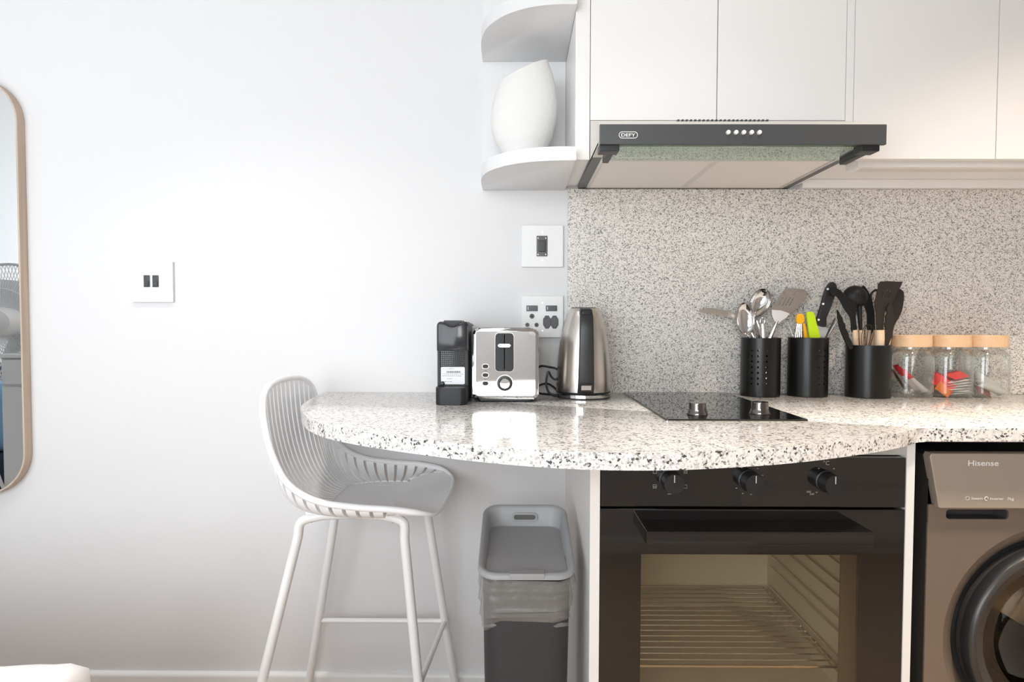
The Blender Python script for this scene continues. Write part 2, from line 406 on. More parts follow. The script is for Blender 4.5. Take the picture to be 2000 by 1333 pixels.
def corner_shelf():
    t = root('corner_shelf', 'white open corner shelf with rounded boards', 'shelf', (.02, -.0, 1.4804))
    c = [(-.0940, 0), (-.0938, -.09), (-.0895, -.155), (-.0760, -.2100), (-.0600, -.2420), (-.036, -.2740), (-.0095, -.2980), (.026, -.3190), (.0625, -.3310), (.10, -.3365), (.1412, -.3380)]
    o = [(p.x, p.y) for p in catmull([(x, y, 0) for x, y in c], 4)] + [(.1412, 0)]
    for z in (1.4804, 1.8390, 2.2): obj('shelf_board', pr(o[::-1], 'xy', z, z + .0325, .0012, 1), M_shelf, t, 50)
    obj('back_panel', bx(-.0938, .1412, -.010, -.0005, 1.5129, 2.45, .0005, 1), M_shelf, t)
corner_shelf()

def vase():
    t = NB(); seg, nv = 56, 26; rings = []
    cx, cy, z0 = .0235, -.150, 1.513
    prof = [(0, .040), (.06, .047), (.16, .059), (.3, .074), (.45, .083), (.58, .0845), (.72, .0815), (.86, .0755), (1, .0655)]
    def rad(v):
        for (a, ra), (b, rb) in zip(prof, prof[1:]):
            if v <= b: k = (v - a) / (b - a); k = k * k * (3 - 2 * k) * .5 + k * .5; return ra + (rb - ra) * k
        return prof[-1][1]
    def pt(v, a, s=1.0):
        top = 1.7215 + .062 * ((math.cos(a - .1) + 1) / 2) ** 1.25
        z = z0 + v * (top - z0)
        r = rad(v) * s * (1 + .03 * math.sin(2 * a + 3 * v) + .02 * math.sin(3 * a - 5 * v))
        return Vector((cx + r * math.cos(a) * (1.0) - .0065 * v * v, cy + r * math.sin(a) * .92, z))
    for i in range(nv + 1): rings.append([pt(i / nv, 2 * PI * k / seg) for k in range(seg)])
    for i in range(nv, 3, -2): rings.append([pt(i / nv, 2 * PI * k / seg, .90) for k in range(seg)])
    loft(t, rings)
    o = obj('vase', t, M_vase, loc=(cx, cy, z0), angle=60)
    tag(o, 'chalky white ceramic vase with a slanted rim on the corner shelf', 'vase')
vase()

# ------------------------------------------------------------------ cooker hood
def hood():
    t = root('cooker_hood', 'slim dark grey cooker hood under the wall cabinet', 'cooker hood', (.474, 0, 1.49))
    x0, x1 = .1775, .7735
    out = [(-.001, 1.493), (-.001, 1.5845), (-.298, 1.5845), (-.486, 1.5195), (-.486, 1.480), (-.45, 1.482)]
    body = obj('body', pr(out, 'yz', x0, x1, .001, 1), M_hood, t)
    vm = NB()
    for k in range(22):
        x = .375 + k * .0098; y = -.33; z = 1.5845 - .032 * .346
        box(vm, x, x + .005, y - .012, y + .012, z - .003, z + .0003)
    obj('vent_slot', vm, M_dgrey, body)['kind'] = 'stuff'
    fp = obj('front_panel', bx(x0 - .0025, x1 - .002, -.4965, -.4865, 1.4735, 1.5155, .0015, 2), M_dgrey, t)
    ring = plate(rrect(.2145, .2540, 1.4856, 1.4995, .0068, 8), 'xz', -.4972, .0006, [rrect(.2157, .2528, 1.4868, 1.4983, .0056, 8)])
    lg = obj('logo', merge(ring, text('DEFY', .2195, 1.4892, -.4972, .0066, .0295, bold=.012)), M_ink, fp)
    lg['label'] = 'white rounded logo reading DEFY'
    for k in range(5):
        obj('push_button', lt([(.0046, -.4965), (.0046, -.5010), (.0040, -.5022), (.001, -.5024)], (.4415 + k * .01615, 0, 1.4975), 'y', 20), mat('pale grey button', (.82, .81, .79), .35), fp)
    obj('glass_visor', bx(.205, .748, -.484, -.372, 1.4715, 1.4755, .0006, 1), M_visor, t)
    for (a, b, c, d) in ((x0 - .002, x0 + .040, -.49, -.455), (x0 + .018, x0 + .032, -.456, -.385), (x1 - .050, x1 - .012, -.49, -.455), (x1 - .038, x1 - .022, -.456, -.372)):
        obj('hinge_bracket', bx(a, b, c, d, 1.4615, 1.4780, .002, 2), M_black, t)
    # underside: dark frame bars around two filters
    fr = plate([(x0, -.455), (x1, -.455), (x1, -.003), (x0, -.003)], 'xy', 1.4845, .006, [[(x0 + .024, -.36), (x1 - .022, -.36), (x1 - .022, -.012), (x0 + .024, -.012)]])
    obj('filter_frame', fr, M_dgrey, t)
    obj('filter_rim', plate([(x0 + .022, -.362), (x1 - .020, -.362), (x1 - .020, -.010), (x0 + .022, -.010)], 'xy', 1.4835, .003, [[(x0 + .029, -.355), (x1 - .027, -.355), (x1 - .027, -.017), (x0 + .029, -.017)]]), M_steel2, t)
    mid = .4745
    for a, b in ((x0 + .028, mid - .008), (mid + .008, x1 - .026)): obj('grease_filter', bx(a, b, -.356, -.014, 1.4855, 1.490, .001, 1), M_alu, t)
    obj('filter_divider', bx(mid - .009, mid + .009, -.357, -.013, 1.4842, 1.489, .001, 1), M_hood, t)
hood()

# ------------------------------------------------------------------ switches and socket
def faceplate(name, label, x0, x1, z0, z1):
    t = root(name, label, 'switch' if 'switch' in name else 'socket', ((x0 + x1) / 2, 0, (z0 + z1) / 2))
    obj('cover_plate', pr(rrect(x0, x1, z0, z1, .002, 3), 'xz', -.0005, -.0095, .0014, 2), M_plate, t)
    for dz in (-.040, .040):
        obj('screw', lt([(.0022, -.0094), (.0022, -.0102), (.0005, -.0102)], ((x0 + x1) / 2, 0, (z0 + z1) / 2 + dz), 'y', 12), M_steel, t)
    return t
def rocker(t, x0, x1, z0, z1, name='rocker'):
    r = obj(name, bx(x0, x1, -.0125, -.0092, z0, z1, .001, 2), M_rock, t)
    return r
t = faceplate('light_switch', 'white light switch with two black rockers near the mirror', -1.1035, -.984, 1.1580, 1.2745)
for x in (-1.0665, -1.0414):
    r = rocker(t, x, x + .0172, 1.2015, 1.2353)
    obj('rocker_key', bx(x + .002, x + .0152, -.0145, -.012, 1.2035, 1.2185, .0008, 1), M_rock, r)
t = faceplate('isolator_switch', 'white isolator switch with one black toggle under the corner shelf', .0174, .1363, 1.2610, 1.3800)
r = rocker(t, .0600, .0908, 1.2914, 1.3495, 'toggle_frame')
obj('toggle_key', bx(.0655, .0853, -.017, -.012, 1.304, 1.3365, .0015, 2), M_black, r)
for zz in (1.2965, 1.343):
    for xx in (.0645, .0862): obj('rivet', lt([(.0018, -.0124), (.0015, -.0131), (.0004, -.0132)], (xx, 0, zz), 'y', 10), M_steel, r)
t = faceplate('power_socket', 'white power socket plate behind toaster and kettle', .0180, .1372, 1.0590, 1.1788)
for x in (.0313, .0870):
    r = rocker(t, x, x + .0323, 1.1350, 1.1510)
    obj('indicator', bx(x + .004, x + .0058, -.0132, -.0124, 1.1385, 1.1475), M_plate, r)
for (x, z, q) in ((.0475, 1.1203, .0072), (.0344, 1.0953, .0062), (.0608, 1.0954, .0062)):
    h = obj('pin_hole', lt([(q, -.0094), (q, -.0103), (q * .75, -.0103), (q * .7, -.0099), (.0003, -.0099)], (x, 0, z), 'y', 20), M_rock, t)
    obj('contact', lt([(q * .4, -.0098), (q * .35, -.0104), (.0003, -.0104)], (x, 0, z), 'y', 12), M_char, h)
for x in (.0905, .1120):
    hx = [(x - .0112, 1.0955), (x - .0045, 1.0850), (x + .0045, 1.0850), (x + .0112, 1.0955), (x + .0112, 1.1120), (x + .0045, 1.1222), (x - .0045, 1.1222), (x - .0112, 1.1120)]
    h = obj('euro_outlet', pr(hx, 'xz', -.0092, -.0120, .0008, 1), M_rock, t)
    for dz in (-.0095, .0095): obj('pin_hole', lt([(.0021, -.0119), (.0018, -.0123), (.0003, -.0121)], (x, 0, 1.1037 + dz), 'y', 10), M_blackg, h)

# ------------------------------------------------------------------ appliances on the worktop
Z0 = .9
def coffee_machine():
    x0, x1 = -.1945, -.1165; xc = (x0 + x1) / 2
    t = root('coffee_machine', 'narrow charcoal capsule coffee machine beside the toaster', 'coffee machine', (xc, -.17, Z0))
    obj('body', pr(rrect(x0 + .001, x1 - .001, Z0 + .002, 1.1000, (.003, .003, .010, .010), 5), 'xz', -.035, -.252, .004, 3), M_char, t)
    hd = obj('head_shell', pr(rrect(x0, x1, 1.0300, 1.1035, (.002, .002, .010, .010), 6), 'xz', -.15, -.2625, .004, 3), M_char, t)
    # glossy front with a dip at the top for the lever
    pl = [(x0 + .005, 1.0335), (x1 - .005, 1.0335), (x1 - .005, 1.0965), (x1 - .010, 1.0985), (xc + .020, 1.0985), (xc + .006, 1.0895), (xc - .006, 1.0895), (xc - .020, 1.0985), (x0 + .010, 1.0985), (x0 + .005, 1.0965)]
    obj('front_cover', plate(pl, 'xz', -.2655, .004, bev=.001), M_char2, hd, 60)
    obj('lever', merge(tb([(xc - .021, -.262, 1.101), (xc - .010, -.266, 1.0945), (xc, -.267, 1.0915), (xc + .010, -.266, 1.0945), (xc + .021, -.262, 1.101)], .0022, 8), pr(rrect(xc - .022, xc + .022, 1.1005, 1.1065, .002, 3), 'xz', -.17, -.262, .0015, 1)), M_black, t)
    sp = []
    obj('side_column', bx(x0 + .0005, x0 + .0085, -.2565, -.20, .943, 1.032, .0015, 2), M_char, t)
    obj('side_column', bx(x1 - .0085, x1 - .0005, -.2565, -.20, .943, 1.032, .0015, 2), M_char, t)
    g = NB(); gx0, gx1, gz0, gz1 = x0 + .0085, x1 - .0085, .9925, 1.0310
    for k in range(13): x = gx0 + (gx1 - gx0) * k / 12; box(g, x - .0011, x + .0011, -.2550, -.2525, gz0, gz1)
    for k in range(9): z = gz0 + (gz1 - gz0) * k / 8; box(g, gx0, gx1, -.2552, -.2527, z - .0011, z + .0011)
    obj('grille', g, M_char, t)
    obj('grille_backing', bx(gx0, gx1, -.2527, -.2521, gz0, gz1), M_blackg, t)
    st = obj('sticker', pr(rrect(x0 + .0085, x1 - .0095, .9470, .9905, .003, 4), 'xz', -.2519, -.2535), M_sticker, t)
    ink = NB(); random.seed(3)
    x = x0 + .023
    while x < x1 - .020: wv = random.uniform(.0006, .0018); box(ink, x, x + wv, -.2538, -.2534, .9755, .9805); x += wv + random.uniform(.0005, .0012)
    for z, n in ((.9852, 4), (.9722, 11), (.9675, 10), (.9605, 3), (.9535, 5)):
        for k in range(n): a = x0 + .013 + k * .0048 + (.012 if n < 5 else 0); box(ink, a, a + random.uniform(.002, .004), -.2538, -.2534, z, z + .0011)
    obj('print', ink, M_inkg, st)
    o = rrect(x0, x1 - .002, -.300, -.235, (.016, .016, .002, .002), 8)
    tray = obj('drip_tray', pr(o, 'xy', Z0 + .0005, .9425, .003, 2), M_char, t)
    obj('spout_knob', lt([(.006, -.25), (.006, -.2565), (.003, -.2585)], (x0 + .0125, 0, .9485), 'y', 14), M_black, t)
    sl = NB()
    for k in range(5): box(sl, xc - .012 + k * .006, xc - .0095 + k * .006, -.285, -.2575, .9422, .9434)
    obj('tray_slot', sl, M_black, tray)['kind'] = 'stuff'
    obj('water_tank', pr(rrect(x1 - .004, x1 + .0070, Z0 + .001, 1.0915, (.002, .002, .008, .002), 5), 'xz', -.045, -.125, .003, 2), mat('smoky tank plastic', (.42, .43, .45), .2), t)
coffee_machine()

def toaster():
    x0, x1, z0, z1, yf, yb = -.1080, .0592, .9085, 1.0872, -.235, -.030; xc = -.0270
    t = root('toaster', 'polished steel two-slice toaster with lever and dial', 'toaster', (xc, -.13, Z0))
    obj('body', pr(rrect(x0, x1, z0, z1, (.012, .012, .016, .016), 8), 'xz', yb, yf, .008, 4), M_chrome, t, 60)
    obj('base', pr(rrect(x0 + .012, x1 - .012, yf + .012, yb - .012, .01, 4), 'xy', Z0 + .0005, .911, .002, 1), M_black, t)
    fp = obj('front_panel', pr(rrect(x0 + .0085, x1 - .0085, z0 + .008, z1 - .008, .006, 5), 'xz', yf + .003, yf - .0012, .0008, 1), M_chrome, t)
    lp = obj('lever_panel', plate(rrect(-.0500, -.0045, .9790, 1.0745, .009, 6), 'xz', yf - .0040, .0032, [rrect(-.0287, -.0257, .9830, 1.0715, .001, 2)], bev=.0006), M_char, t)
    obj('lever_slot', bx(-.0290, -.0254, yf - .0012, yf - .0005, .9825, 1.0720), M_blackg, lp)
    obj('panel_rim', plate(rrect(-.0512, -.0033, .9778, 1.0757, .010, 6), 'xz', yf - .0030, .0025, [rrect(-.0500, -.0045, .9790, 1.0745, .009, 6)]), M_steel2, lp)
    obj('lever', pr(rrect(-.0440, -.0107, 1.0395, 1.0485, .0044, 6), 'xz', yf - .001, yf - .018, .002, 2), M_steel2, t)
    d = obj('dial_ring', lt([(.0195, yf - .0005), (.0190, yf - .0045), (.0145, yf - .0050), (.0140, yf - .002)], (-.0263, 0, .9485), 'y', 36), M_black, t)
    obj('dial_cap', lt([(.0138, yf - .002), (.0138, yf - .0100), (.0120, yf - .0125), (.0005, yf - .0128)], (-.0263, 0, .9485), 'y', 36), M_chrome, d)
    obj('dial_rim', lt([(.0222, yf - .0008), (.0215, yf - .0022), (.0195, yf - .0022), (.0195, yf - .0008)], (-.0263, 0, .9485), 'y', 40, False), M_steel2, d)
    for z in (.9910, .9690, .9480):
        b = obj('button', pr(rrect(-.0825, -.0680, z - .0048, z + .0048, .0047, 6), 'xz', yf, yf - .0042, .0012, 2), M_char, t)
        obj('button_rim', plate(rrect(-.0838, -.0667, z - .0061, z + .0061, .006, 6), 'xz', yf - .0020, .0012, [rrect(-.0826, -.0679, z - .0049, z + .0049, .0048, 6)]), M_steel2, b)
    pi = NB()
    for z in (.9800, .9580): box(pi, -.0785, -.0720, yf - .0016, yf - .0013, z - .0007, z + .0007)
    for k in range(7): a = math.radians(-140 + 280 * k / 6); cx, cz = -.0263 + .0255 * math.sin(a), .9485 + .0255 * math.cos(a); box(pi, cx - .0006, cx + .0006, yf - .0016, yf - .0013, cz - .0006, cz + .0006)
    obj('print', pi, M_inkg, fp)['kind'] = 'stuff'
    for dy in (-.10, -.16): obj('bread_slot', bx(x0 + .02, x1 - .02, dy - .014, dy + .014, z1 - .001, z1 + .0006), M_black, t)
toaster()

def kettle():
    c = (.1857, -.11, 0)
    t = root('electric_kettle', 'brushed steel electric kettle with black handle towards the room', 'kettle', (c[0], c[1], Z0))
    b = t
    obj('base_ring', lt([(.060, .9005), (.0700, .9005), (.0722, .9030), (.0722, .9110), (.0700, .9130), (.03, .9130)], c, seg=56), M_chrome, b)
    obj('base_foot', lt([(.0705, .9002), (.0728, .9012), (.0728, .9026), (.0705, .903)], c, seg=48, cap=False), M_black, b)
    prof = [(.050, .9175), (.0733, .9180), (.0736, .9225), (.0732, .950), (.0712, .985), (.0690, 1.012), (.0648, 1.050), (.0592, 1.082), (.0525, 1.108), (.0455, 1.127), (.040, 1.137), (.0355, 1.1405)]
    obj('body', lt(prof, c, seg=64), M_steel, t, 50)
    obj('black_band', lt([(.060, .9133), (.0715, .9133), (.0725, .9150), (.0725, .9178), (.060, .9178)], c, seg=56), M_black, t)
    obj('lid', lt([(.0345, 1.1385), (.0345, 1.1410), (.032, 1.1425), (.012, 1.1430), (.0005, 1.1430)], c, seg=48), M_char, t)
    # handle facing the room: swept flat bar
    path = [(-.150, 1.128), (-.172, 1.1335), (-.192, 1.1300), (-.203, 1.115), (-.207, 1.085), (-.208, 1.04), (-.2065, .99), (-.2045, .955), (-.202, .934), (-.196, .924), (-.180, .921)]
    wid = [.0135, .0145, .0160, .0170, .0176, .0184, .0194, .0202, .0207, .0207, .020]
    rings = []
    P = [Vector((0, y, z)) for y, z in path]
    for i, p in enumerate(P):
        tg = (P[min(i + 1, len(P) - 1)] - P[max(i - 1, 0)]).normalized(); n = Vector((0, tg.z, -tg.y))
        hw, th = wid[i], .007
        ring = []
        for (u, v) in rrect(-hw, hw, -th, th, .0035, 3): ring.append(Vector((c[0] - .0035 + u, p.y, p.z)) + n * v)
        rings.append(ring)
    bm = NB(); loft(bm, rings); h = obj('handle', bm, M_black, t, 50)
    obj('lid_button', pr(rrect(c[0] - .0145, c[0] + .0075, 1.1225, 1.1310, .003, 4), 'xz', -.192, -.2065, .002, 2), M_char2, h)
    obj('badge_frame', plate(rrect(c[0] - .0195, c[0] + .0125, .9255, .9440, .002, 3), 'xz', -.2135, .004, [rrect(c[0] - .0160, c[0] + .0090, .9285, .9410, .001, 2)]), M_blackg, h)
    obj('badge', bx(c[0] - .0165, c[0] + .0095, -.2120, -.2090, .9280, .9415, .001, 2), M_chrome, h)
    cord = catmull([(.052, -.075, .972), (.072, -.085, .982), (.095, -.092, .9795), (.112, -.10, .9755), (.1215, -.105, .962), (.110, -.115, .948), (.098, -.112, .955), (.0905, -.11, .968), (.086, -.112, .955), (.084, -.118, .935), (.090, -.125, .915), (.104, -.130, .9055), (.118, -.120, .905), (.095, -.10, .905), (.070, -.085, .906), (.055, -.07, .912), (.068, -.06, .9265), (.092, -.055, .930), (.115, -.052, .915), (.12, -.055, .905)], 8)
    pc = obj('power_cord', tb(cord, .0031, 8), M_black, t); pc['label'] = 'black power cord coiled beside the toaster'
    # spout lip at the back
    obj('spout', lt([(.016, 1.105), (.020, 1.125), (.022, 1.1375), (.019, 1.1375), (.012, 1.11)], (c[0], c[1] + .030, 0), seg=24), M_steel, t)
kettle()
def hob():
    t = root('hob', 'black glass two-zone hob set in the worktop', 'hob', (.4536, -.28, Z0))
    x0, x1, y0, y1 = .3086, .5986, -.5435, -.0235
    obj('glass_top', pr(rrect(x0, x1, y0, y1, .004, 3), 'xy', .9004, .9050, .0012, 2), M_hobg, t)
    obj('steel_trim', pr(rrect(x0 - .001, x1 + .001, y0 - .001, y1 + .001, .004, 3), 'xy', .9001, .9016), M_steel, t)
    for (x, y) in ((.3905, -.478), (.5300, -.462)):
        k = obj('control_knob', lt([(.0205, .905), (.0208, .9075), (.0188, .9125), (.0176, .9170), (.0176, .9290), (.0168, .9310), (.0005, .9314)], (x, y, 0), seg=36), M_dchrome, t)
        obj('knob_skirt', lt([(.0222, .9049), (.0222, .9062), (.0205, .9062)], (x, y, 0), seg=36), M_black, k)
hob()

# ------------------------------------------------------------------ utensil holders
def holder(label, cx, cy, r, h, cols):
    t = root('utensil_holder', label, 'utensil holder', (cx, cy, Z0), 'black utensil holders on the worktop')
    bm = NB(); nseg = 60; rowsz = [Z0 + .0365 + k * .0152 for k in range(7)]
    hr = .0033
    holes = {}
    for c in cols: holes[round(((c - 0) % 360) / 360 * nseg) % nseg] = 1
    zs = sorted({Z0 + .002, Z0 + h} | {z + s * .0042 for z in rowsz for s in (-1, 1)})
    for rr in (r, r - .0012):
        V = {}
        def P(i, z):
            k = (i % nseg, round(z, 5))
            if k not in V:
                a = 2 * PI * (k[0]) / nseg; V[k] = bm.verts.new((cx + rr * math.sin(a), cy - rr * math.cos(a), z))
            return V[k]
        for i in range(nseg):
            for za, zb in zip(zs, zs[1:]):
                zc = (za + zb) / 2
                is_hole = i in holes and any(abs(zc - q) < .001 for q in rowsz)
                q = [P(i, za), P(i + 1, za), P(i + 1, zb), P(i, zb)]
                if not is_hole: bm.faces.new(q); continue
                a0 = 2 * PI * (i + .5) / nseg; cen = []
                for k in range(8):
                    b = 2 * PI * (k + .5) / 8 - 3 * PI / 4 - PI / 8 + PI / 8
                    b = -3 * PI / 4 + 2 * PI * k / 8
                    da = hr * .72 * math.cos(b) / rr * 1.0
                    cen.append(bm.verts.new((cx + rr * math.sin(a0 + da), cy - rr * math.cos(a0 + da), zc + hr * math.sin(b))))
                for k in range(4):
                    n1, n2 = cen[2 * k], cen[2 * k + 1]; n3 = cen[(2 * k + 2) % 8]
                    bm.faces.new((q[k], q[(k + 1) % 4], n3, n2)); bm.faces.new((q[k], n2, n1))
    obj('perforated_wall' if cols else 'wall', bm, mat('black lacquered steel', (.009, .0085, .008), .28, spec=.35), t, 40, recalc=False)
    obj('bottom', lt([(.0005, Z0 + .0008), (r - .0005, Z0 + .0008), (r, Z0 + .003), (r - .002, Z0 + .003)], (cx, cy, 0), seg=48), M_black, t)
    obj('rim', lt([(r + .0006, Z0 + h - .001), (r + .0008, Z0 + h + .0008), (r - .0012, Z0 + h + .0012), (r - .0018, Z0 + h - .001)], (cx, cy, 0), seg=60, cap=False), M_black, t)
holder('perforated black steel holder with metal ladles and slotted turner', .6815, -.066, .0525, .1605, [-47, -28, -8.5, 49.5, 69, 88.5, 146, 165.5, 185, 242.5, 262])
holder('perforated black steel holder with lime and orange handles and a knife', .8130, -.066, .0525, .1615, [4.6, 24, 46, 104, 123, 142, 200, 220, 240])
holder('plain glossy black holder with black nylon utensils', .9680, -.088, .0565, .1420, [])

M_nylon = mat('black nylon', (.008, .0078, .0078), .5, spec=.3)
M_nylon2 = mat('dark brown nylon', (.024, .019, .015), .5, spec=.35)
def grip(bm, a, b, r0, r1, seg=12): return tube(bm, [a, b], [r0, r1], seg)
def flat_shape(outl, y, th=.003, holes=(), bev=.0008, n=4, lean=0.0):
    o = [(p.x, p.z) for p in catmull([(x, 0, z) for x, z in outl], n, True)] if n else outl
    bm = plate(o, 'xz', y, th, holes, bev)
    if lean:
        z0 = min(v.co.z for v in bm.verts)
        for v in bm.verts: v.co.y += (v.co.z - z0) * lean
    return bm
def bowl(cx, cy, cz, rx, rz, depth, tilt, inward=1):
    """open bowl whose mouth faces the room"""
    bm = NB(); rings = []
    for s, thk in ((1, 0), (-1, .0012)):
        for i in range(9):
            a = (i / 8 if s > 0 else 1 - i / 8) * PI / 2
            k, d = math.cos(a) if s > 0 else math.cos(a), math.sin(a)
            ring = []
            for q in range(28):
                b = 2 * PI * q / 28
                u, v = (rx - thk) * max(k, .02) * math.cos(b), (rz - thk) * max(k, .02) * math.sin(b)
                x = u * math.cos(tilt) + v * math.sin(tilt); z = -u * math.sin(tilt) + v * math.cos(tilt)
                ring.append((cx + x, cy + inward * ((depth - thk) * d), cz + z))
            rings.append(ring)
    rings.append(rings[0]); loft(bm, rings, True, False, False); bmesh.ops.remove_doubles(bm, verts=bm.verts, dist=1e-6)
    return bm
def uten(name, label, cat, x, y, z=.905): return root(name, label, cat, (x, y, z), 'kitchen utensils standing in holders')

# holder one: steel
hx, hy = .6815, -.066
u = uten('soup_ladle', 'large polished steel ladle, tallest in the left holder', 'ladle', hx, hy)
obj('bowl', bowl(*(.6835, -.05, 1.1584), .0285, .0430, .022, .42), M_chrome, u, 50)
obj('handle', tb([(.6735, -.056, 1.1083), (.6809, -.06, 1.0826), (hx + .012, -.064, .98), (hx + .018, -.06, .906)], [.0035, .0045, .0045, .0045], 10), M_steel2, u)
u = uten('serving_spoon', 'steel serving spoon with oval bowl facing the room', 'spoon', hx, hy)
obj('bowl', bowl(*(.6316, -.085, 1.1123), .0255, .0470, .014, -.10), M_chrome, u, 50)
obj('handle', tb([(.649, -.085, 1.0758), (hx - .010, -.088, 1.03), (hx - .008, -.085, .906)], [.004, .0075, .006], 10), M_steel2, u)
u = uten('serving_fork', 'narrow steel spatula leaning out to the left', 'spatula', hx, hy)
obj('blade', flat_shape([(.5137, 1.1352), (.5322, 1.1417), (.5637, 1.141), (.5924, 1.1346), (.6211, 1.124), (.6385, 1.1097), (.6329, 1.1011), (.6127, 1.1146), (.5782, 1.1224), (.5424, 1.1288)], -.052, .003, n=3), M_steel, u)
obj('handle', tb([(.6321, -.052, 1.1082), (.6515, -.055, 1.0754), (hx - .02, -.06, .99), (hx + .004, -.05, .906)], .0035, 8), M_steel2, u)
u = uten('slotted_turner', 'steel slotted turner in the left holder', 'spatula', hx, hy)
sl = [[(.7316, 1.1512), (.7441, 1.1741), (.7469, 1.1726), (.7345, 1.1498)], [(.7416, 1.1513), (.754, 1.1741), (.7569, 1.1727), (.7445, 1.1498)], [(.7516, 1.1513), (.764, 1.1741), (.7669, 1.1727), (.7545, 1.1499)], [(.7616, 1.1513), (.774, 1.1741), (.7768, 1.1727), (.7644, 1.1499)], [(.7511, 1.1805), (.7552, 1.1905), (.758, 1.1898), (.7539, 1.1798)], [(.7625, 1.1805), (.7666, 1.1905), (.7694, 1.1898), (.7653, 1.1798)], [(.7739, 1.1805), (.778, 1.1905), (.7808, 1.1898), (.7767, 1.1798)]]
obj('blade', flat_shape([(.7147, 1.1426), (.7299, 1.1683), (.7494, 1.1961), (.7621, 1.199), (.7921, 1.1969), (.8121, 1.1899), (.8041, 1.1642), (.7873, 1.1457), (.7719, 1.1299), (.7591, 1.1285), (.7333, 1.137)], -.057, .002, sl, .0004, 2), M_steel, u)
obj('neck', flat_shape([(.7147, 1.1384), (.7634, 1.1285), (.7395, 1.107), (.7282, 1.0984), (.7238, 1.107)], -.058, .0025, n=2), mat('matt bright steel', (.8, .8, .8), .5, .4), u)
obj('handle', tb([(.7301, -.057, 1.1084), (.7092, -.058, 1.0584), (hx - .004, -.06, .906)], [.004, .006, .005], 8), M_steel2, u)
u = uten('steel_spoon', 'plain steel handle standing upright in the left holder', 'spoon', hx, hy)
obj('handle', tb([(.6723, -.1, 1.0997), (.6744, -.1, 1.0565), (hx + .008, -.10, .906)], [.0055, .0078, .005], 10), M_steel2, u)
obj('hanging_loop', tb([(.6785, -.1, 1.1067), (.6768, -.1, 1.0998), (.6724, -.1, 1.097), (.6679, -.1, 1.0998), (.666, -.1, 1.1067), (.6677, -.1, 1.1136), (.6721, -.1, 1.1165), (.6765, -.1, 1.1136)], .0014, 6, closed=True), M_steel2, u)

# holder two: knife, peelers, scissors
hx = .8130
u = uten('kitchen_knife', 'kitchen knife with riveted black handle, blade down', 'knife', hx, hy)
obj('handle', flat_shape([(.8645, 1.2101), (.8744, 1.2115), (.8802, 1.2017), (.8777, 1.1862), (.8644, 1.1439), (.8537, 1.1157), (.8527, 1.0945), (.8315, 1.1001), (.8327, 1.1114), (.8433, 1.1467), (.8537, 1.189)], -.082, .014, bev=.003, n=3), M_black, u)
for p in [(.8569, -.0825, 1.1956), (.8451, -.0825, 1.1549), (.8333, -.0825, 1.1113)]:
    obj('rivet', lt([(.0031, -.0800), (.0029, -.0830), (.0004, -.0834)], (p[0], 0, p[2]), 'y', 12), mat('pale rivet', (.85, .85, .85), .4), u)
obj('blade', flat_shape([(.8343, 1.0973), (.8641, 1.0875), (.852, 1.0563)] + [(.850, .93), (.838, .905), (.828, .93)], -.076, .0018, n=0, bev=.0003), mat('knife steel', (.82, .84, .86), .3, .7), u)
u = uten('vegetable_peeler', 'lime green handled peeler between orange tool and knife', 'peeler', hx, hy)
obj('handle', flat_shape([(.7973, 1.128), (.8029, 1.1301), (.8127, 1.128), (.8202, 1.1015), (.8308, 1.0567), (.8098, 1.0566), (.8022, 1.0902)], -.096, .010, bev=.0025, n=3), M_lime, u)
obj('blade', bx(.808, .818, -.092, -.0905, .905, 1.055, .0003, 1), M_steel2, u)
u = uten('kitchen_brush', 'orange tipped tool with steel prongs in the middle holder', 'brush', hx, hy)
obj('tip', merge(flat_shape([(.7724, 1.1224), (.78, 1.126), (.7878, 1.1225), (.7895, 1.107), (.7805, 1.1014), (.772, 1.1056)], -.090, .010, bev=.002, n=3), flat_shape([(.7889, 1.1014), (.7931, 1.1014), (.8044, 1.0565), (.7939, 1.0564)], -.088, .005, n=0)), M_orange, u)
for k, (p, q) in enumerate([((.7748, -.085, 1.1042), (.7686, -.085, 1.0578)), ((.7782, -.085, 1.1042), (.7742, -.085, 1.0578)), ((.7815, -.085, 1.1042), (.7799, -.085, 1.0578)), ((.7849, -.085, 1.1042), (.7855, -.085, 1.0578))]): obj('prong', tb([p, q, (hx - .016 + k * .003, -.085, .906)], .0016, 6), M_steel2, u)
u = uten('kitchen_tweezers', 'thin steel tweezers leaning right in the middle holder', 'tweezers', hx, hy)
obj('arm', tb([(.8844, -.07, 1.1158), (.8586, -.07, 1.0591), (hx - .02, -.075, .906)], .0020, 6), M_black, u)
obj('arm', tb([(.8908, -.066, 1.1073), (.862, -.066, 1.0575), (hx - .016, -.072, .906)], .0020, 6), M_steel, u)
u = uten('metal_skewer', 'thin steel skewer at the left edge of the middle holder', 'skewer', hx, hy)
obj('rod', tb([(.7546, -.07, 1.1042), (.7723, -.07, 1.0588), (hx - .01, -.07, .906)], .0013, 6), M_steel, u)

